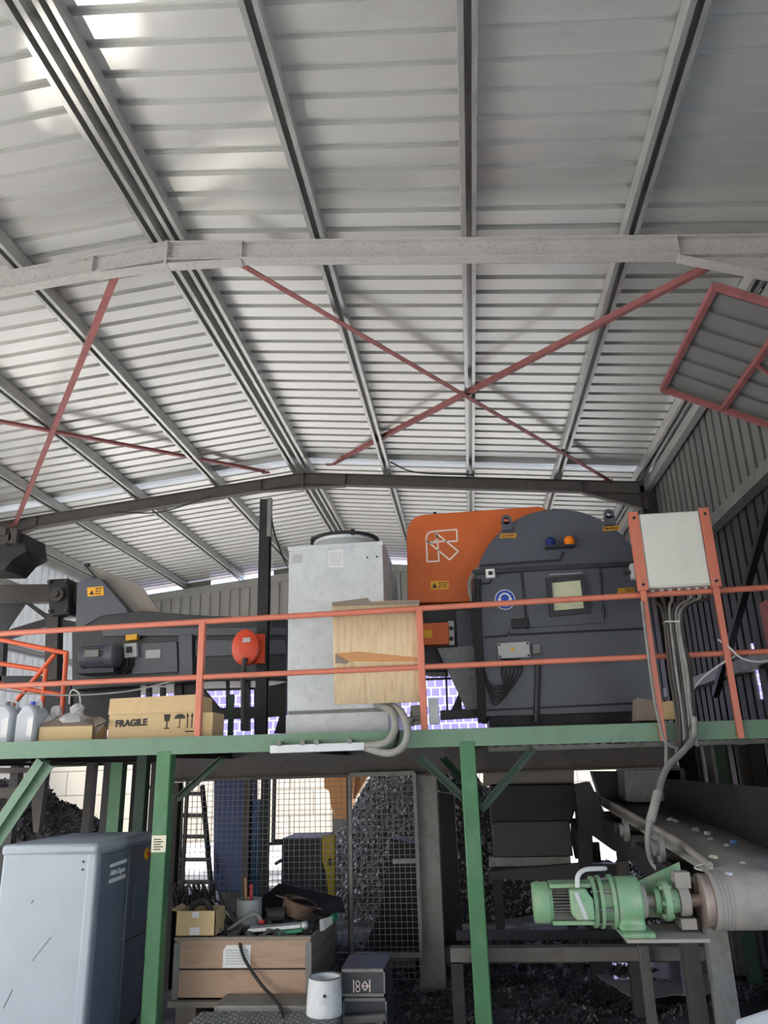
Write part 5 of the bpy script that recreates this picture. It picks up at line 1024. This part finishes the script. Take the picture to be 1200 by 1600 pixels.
for i, (q, r, m, lab) in enumerate((((1048, 1283), .045, 'foil', 'farthest crumpled foil scrap on the conveyor belt'), ((1057, 1286), .04, 'foil', 'flat silver scrap beside the farthest foil on the belt'), ((1087, 1300), .045, 'foil', 'large crumpled foil scrap midway on the belt'), ((1106, 1306), .045, 'foil', 'twisted foil strip right of the large foil scrap'),
                                     ((1110, 1314), .03, 'foil', 'small silver scrap in front of the twisted foil'), ((1148, 1320), .042, 'bluefoil', 'blue crumpled scrap on the right of the conveyor belt'), ((1136, 1324), .03, 'foil', 'pale scrap left of the blue scrap on the belt'), ((1115, 1343), .036, 'palefoil', 'cream round scrap near the left belt edge'),
                                     ((1161, 1352), .028, 'foil', 'small grey scrap near the end of the belt'), ((1139, 1368), .030, 'foil', 'silver scrap nearest the drum on the belt'))):
    c = onbelt(*q); b = MB(); rr = random.Random(i); b.ball((0, 0, 0), r * .62, 9, 6, (1, 1, .6), jit=.35)
    b.v = [V((p.x * 1.2, p.y, p.z + r * .34)) + V((c.x, c.y, c.z + .002)) for p in b.v]; tag(b.build('belt_scrap', M[m], smooth=False), lab, 'scrap', 'scraps on the conveyor belt')
b = MB(); b.px([(975, 1203), (1064, 1202), (1066, 1248), (1052, 1252), (990, 1254), (978, 1252)], 8.9, .5); tag(b.build('feed_chute', M['speckle'], bevel=.01), 'grey feed chute above the far end of belt conveyor', 'chute')
o = T('dark_framework', 'black steelwork between drum housing and belt conveyor', 'steelwork', (1.35, 8.9, 0))
for pts, y, t_, nm in (([(898, 1226), (922, 1222), (945, 1270), (1000, 1300), (1000, 1335), (960, 1330), (905, 1290)], 8.6, .25, 'gusset'), ([(925, 1205), (972, 1205), (978, 1252), (940, 1252)], 9.3, .2, 'top_plate'), ([(905, 1278), (926, 1276), (926, 1350), (906, 1350)], 8.9, .15, 'side_plate')):
    b = MB(); b.px(pts, y, t_); b.build(nm, M['steelblack'], o)
b = MB(); p = at(915, 1349, 8.95); b.box(p.x - .06, 8.9, 0, p.x + .06, 9.02, p.z + .02); b.build('leg', M['steelblack'], o); p = at(960, 1300, 8.7); b = MB(); b.box(p.x, 8.65, 0, p.x + .1, 8.75, p.z); b.build('leg', M['steelblack'], o)
# posts by the right wall
for (x0, x1, xe0, xe1, y, m, lab) in ((1104, 1128, 1110, 1140, 9.3, 'steelgrey', 'grey flat panel post behind the belt near the right wall'), (1128, 1142, 1136, 1150, 9.1, 'steel', 'dark post left of the bright wall slit at right'), (1158, 1176, 1166, 1186, 8.9, 'steel', 'dark post right of the bright wall slit at right'), (1180, 1196, 1192, 1208, 8.6, 'steelblack', 'black post at the right edge above the belt')):
    p = at(x0, 1200, y); q = at(x1, 1200, y); b = MB(); b.box(p.x, y, 0, q.x, y + .1, 2.29); tag(b.build('wall_post', M[m]), lab, 'post', 'posts by the right wall')

# ---- gearmotor (green)
gm = T('gearmotor', 'green gearmotor driving the conveyor drum', 'motor', (.7, YD, ZD - .3))
def gx(px_): return at(px_, 1410, YD).x
xa, xb, xc_, xd, xe_ = gx(833), gx(862), gx(890), gx(924), gx(938)
r0 = .116
b = MB(); b.rings((xa, YD, ZD), (1, 0, 0), [(0, .06), (.0, .11), (.02, r0), (xb - xa - .02, r0), (xb - xa - .02, r0 - .008), (xb - xa, r0 - .008)], n=32); b.build('fan_cowl', M['motor'], gm)
b = MB(); b.cyl((xb - .01, YD, ZD), (xd, YD, ZD), .092, n=28); b.build('stator', M['steelblack'], gm)
b = MB()
for k in range(40):
    an = 2 * math.pi * k / 40; dv = V((0, math.cos(an), math.sin(an))) * .100; b.bar(V((xb, YD, ZD)) + dv, V((xd - .02, YD, ZD)) + dv, .0045, .024, up=dv)
b.build('cooling_fin', M['steelgrey'], gm)
for s_ in (1, -1): b = MB(); b.box(xb - .01, YD - .09, ZD + s_ * .10 - .012, xd, YD + .09, ZD + s_ * .10 + .012); b.build('stator_band', M['motor'], gm, bevel=.005)
tb = MB(); c0 = at(891, 1408, YD - .15); tb.prism([(c0.x, YD - .19, ZD + .09), (c0.x + .09, YD - .19, ZD + .10), (c0.x + .13, YD - .19, ZD + .04), (c0.x + .13, YD - .19, ZD - .07), (c0.x + .03, YD - .19, ZD - .07), (c0.x, YD - .19, ZD - .04)], (0, .09, 0)); tb = tb.build('terminal_box', M['motor'], gm, bevel=.01)
b = MB(); b.prism([(c0.x + .02, YD - .195, ZD + .08), (c0.x + .045, YD - .195, ZD + .08), (c0.x + .09, YD - .195, ZD - .06), (c0.x + .065, YD - .195, ZD - .06)], (0, .006, 0)); b.build('label', M['greybox'], tb, smooth=False)
b = MB(); b.tube([(c0.x + .05, YD - .15, ZD + .10), (c0.x + .06, YD - .14, ZD + .16), (c0.x + .11, YD - .10, ZD + .19), (c0.x + .22, YD - .02, ZD + .185), (c0.x + .26, YD + .1, ZD + .17)], .014, n=8); b.build('motor_cable', M['cablewhite'], gm)
x = xd; b = MB()
for w, r in ((.022, .142), (.018, .11), (.02, .146), (.05, .118), (.022, .15)): b.cyl((x, YD, ZD), (x + w, YD, ZD), r, n=32); x += w
b.build('flange_stack', M['motor'], gm)
for k in range(8): b = MB(); an = 2 * math.pi * k / 8 + .2; b.cyl((xd - .012, YD + .128 * math.cos(an), ZD + .128 * math.sin(an)), (xd + .14, YD + .128 * math.cos(an), ZD + .128 * math.sin(an)), .010, n=8); b.build('bolt', M['steelgrey'], gm)
gx0 = x; gx1 = gx(1000); b = MB(); b.prism([(gx0, YD + .145 * math.cos(a) , ZD + .0 + .14 * math.sin(a)) for a in [math.radians(t) for t in range(-40, 221, 13)]] + [(gx0, YD - .145, ZD - .14), (gx0, YD + .145, ZD - .14)], (gx1 - gx0, 0, 0)); gb = b.build('gearbox', M['motor'], gm, bevel=.02)
b = MB(); b.box(gx0 + .01, YD - .20, ZD - .165, gx1 + .03, YD + .18, ZD - .135); b.box(gx0 + .0, YD - .21, ZD - .155, gx1 + .02, YD + .19, ZD - .14); b.build('foot_flange', M['motor'], gm, bevel=.006)
b = MB(); b.rings((gx1, YD, ZD), (1, 0, 0), [(0, .10), (.03, .09), (.03, .035), (.12, .035)], n=24); b.cyl((gx1 + .03, YD, ZD), (XBL - .18, YD, ZD), .03, n=16); b.build('output_shaft', M['dustgrey'], gm)
b = MB(); xk = gx(1022); b.rings((xk, YD, ZD), (1, 0, 0), [(0, .045), (0, .07), (.03, .07), (.035, .05), (.05, .05), (.05, .11), (.085, .11), (.09, .07), (.14, .065), (.14, .05), (.20, .048)], n=24)
for k in range(6): an = 2 * math.pi * k / 6; b.cyl((xk + .03, YD + .088 * math.cos(an), ZD + .088 * math.sin(an)), (xk + .10, YD + .088 * math.cos(an), ZD + .088 * math.sin(an)), .014, n=8)
b.build('coupling', M['motor'], gm)
b = MB(); b.box(gx0 + .02, YD - .21, ZD - .185, XBL - .08, YD + .22, ZD - .165); b.build('base_plate', M['dustgrey'], gm, bevel=.003)
# ---- white bulk bag, bottom right
b = MB(); n = 60; cxb, cyb = 1.80, 4.40; ks = []
for k, (z, r) in enumerate(((0, .50), (.10, .60), (.45, .64), (.75, .62), (.88, .57), (.95, .42), (.98, .20))):
    for i in range(n):
        a = 2 * math.pi * i / n; w = 1 + .07 * noise.noise(V((math.cos(a) * 2, math.sin(a) * 2, z * 3))); e = max(abs(math.cos(a)), abs(math.sin(a))) ** -.6
        ks.append((cxb + r * w * e * math.cos(a), cyb + .8 * r * w * e * math.sin(a), z + .04 * noise.noise(V((math.cos(a) * 3, math.sin(a) * 3, 7 + z)))* (z > .3)))
b.add(ks, [(k * n + i, k * n + (i + 1) % n, (k + 1) * n + (i + 1) % n, (k + 1) * n + i) for k in range(6) for i in range(n)] + [tuple(range(n - 1, -1, -1)), tuple(range(6 * n, 7 * n))])
tag(b.build('bulk_bag', M['whitebag']), 'white woven bulk bag below the conveyor drum at lower right', 'bag')

# ================================================================== light
w = bpy.data.worlds.new('sky'); S.world = w; w.use_nodes = True; nt = w.node_tree; bg = nt.nodes['Background']
sk = nt.nodes.new('ShaderNodeTexSky'); sk.sky_type = 'NISHITA'; sk.sun_disc = False; sk.sun_elevation = math.radians(52); sk.sun_rotation = math.radians(222); sk.air_density = 1.0; sk.dust_density = 3.5; sk.ozone_density = 1.0
nt.links.new(sk.outputs['Color'], bg.inputs['Color']); bg.inputs['Strength'].default_value = .30
sl = bpy.data.lights.new('sun', 'SUN'); sl.energy = 4.2; sl.angle = math.radians(.6); sl.color = (1, .975, .95)
so = bpy.data.objects.new('sun', sl); C.objects.link(so); so.rotation_euler = V((.42, -.38, -.82)).to_track_quat('-Z', 'Y').to_euler(); so.location = (-20, -20, 30)
# sunlight thrown up on the roof by puddles on the sunlit floor at left
def glint(name, pos, aim, ang, energy, sc, lo, hi):
    l = bpy.data.lights.new(name, 'SPOT'); l.energy = energy; l.spot_size = math.radians(ang); l.spot_blend = .35; l.shadow_soft_size = .04; l.color = (1, .95, .86)
    l.use_nodes = True; nt = l.node_tree; em = nt.nodes['Emission']; tc = nt.nodes.new('ShaderNodeTexCoord'); n = nt.nodes.new('ShaderNodeTexNoise'); n.inputs['Scale'].default_value = sc; n.inputs['Detail'].default_value = 5; n.inputs['Roughness'].default_value = .55; n.inputs['Distortion'].default_value = .8
    r = nt.nodes.new('ShaderNodeValToRGB'); r.color_ramp.elements[0].position = lo; r.color_ramp.elements[1].position = hi; r.color_ramp.elements[0].color = (0, 0, 0, 1)
    nt.links.new(tc.outputs['Normal'], n.inputs['Vector']); nt.links.new(n.outputs['Fac'], r.inputs['Fac']); nt.links.new(r.outputs['Color'], em.inputs['Strength'])
    o = bpy.data.objects.new(name, l); C.objects.link(o); o.location = pos; o.rotation_euler = (V(aim) - V(pos)).to_track_quat('-Z', 'Y').to_euler()
b = MB(); pts = []
for k in range(36):
    a = 2 * math.pi * k / 36; r = 1 + .4 * noise.noise(V((math.cos(a) * 1.5, math.sin(a) * 1.5, 9))); pts.append((-6.4 + .9 * r * math.cos(a), 7.5 + .7 * r * math.sin(a), .002))
b.prism(pts, (0, 0, .006)); tag(b.build('puddle', M['water'], smooth=False), 'puddle on the sunlit floor at left throwing light on the roof', 'puddle')
glint('puddle_reflection', (-6.3, 7.6, .05), (-1.95, 4.45, 7.0), 16, 700, 5.5, .45, .62)
glint('puddle_glint', (-6.0, 7.0, .05), at(688, 276, 5.2), 2.2, 900, 3.0, .2, .6)
S.view_settings.view_transform = 'Standard'; S.view_settings.look = 'None'; S.view_settings.gamma = 1; S.view_settings.use_curve_mapping = False
S.view_settings.exposure = 1.4
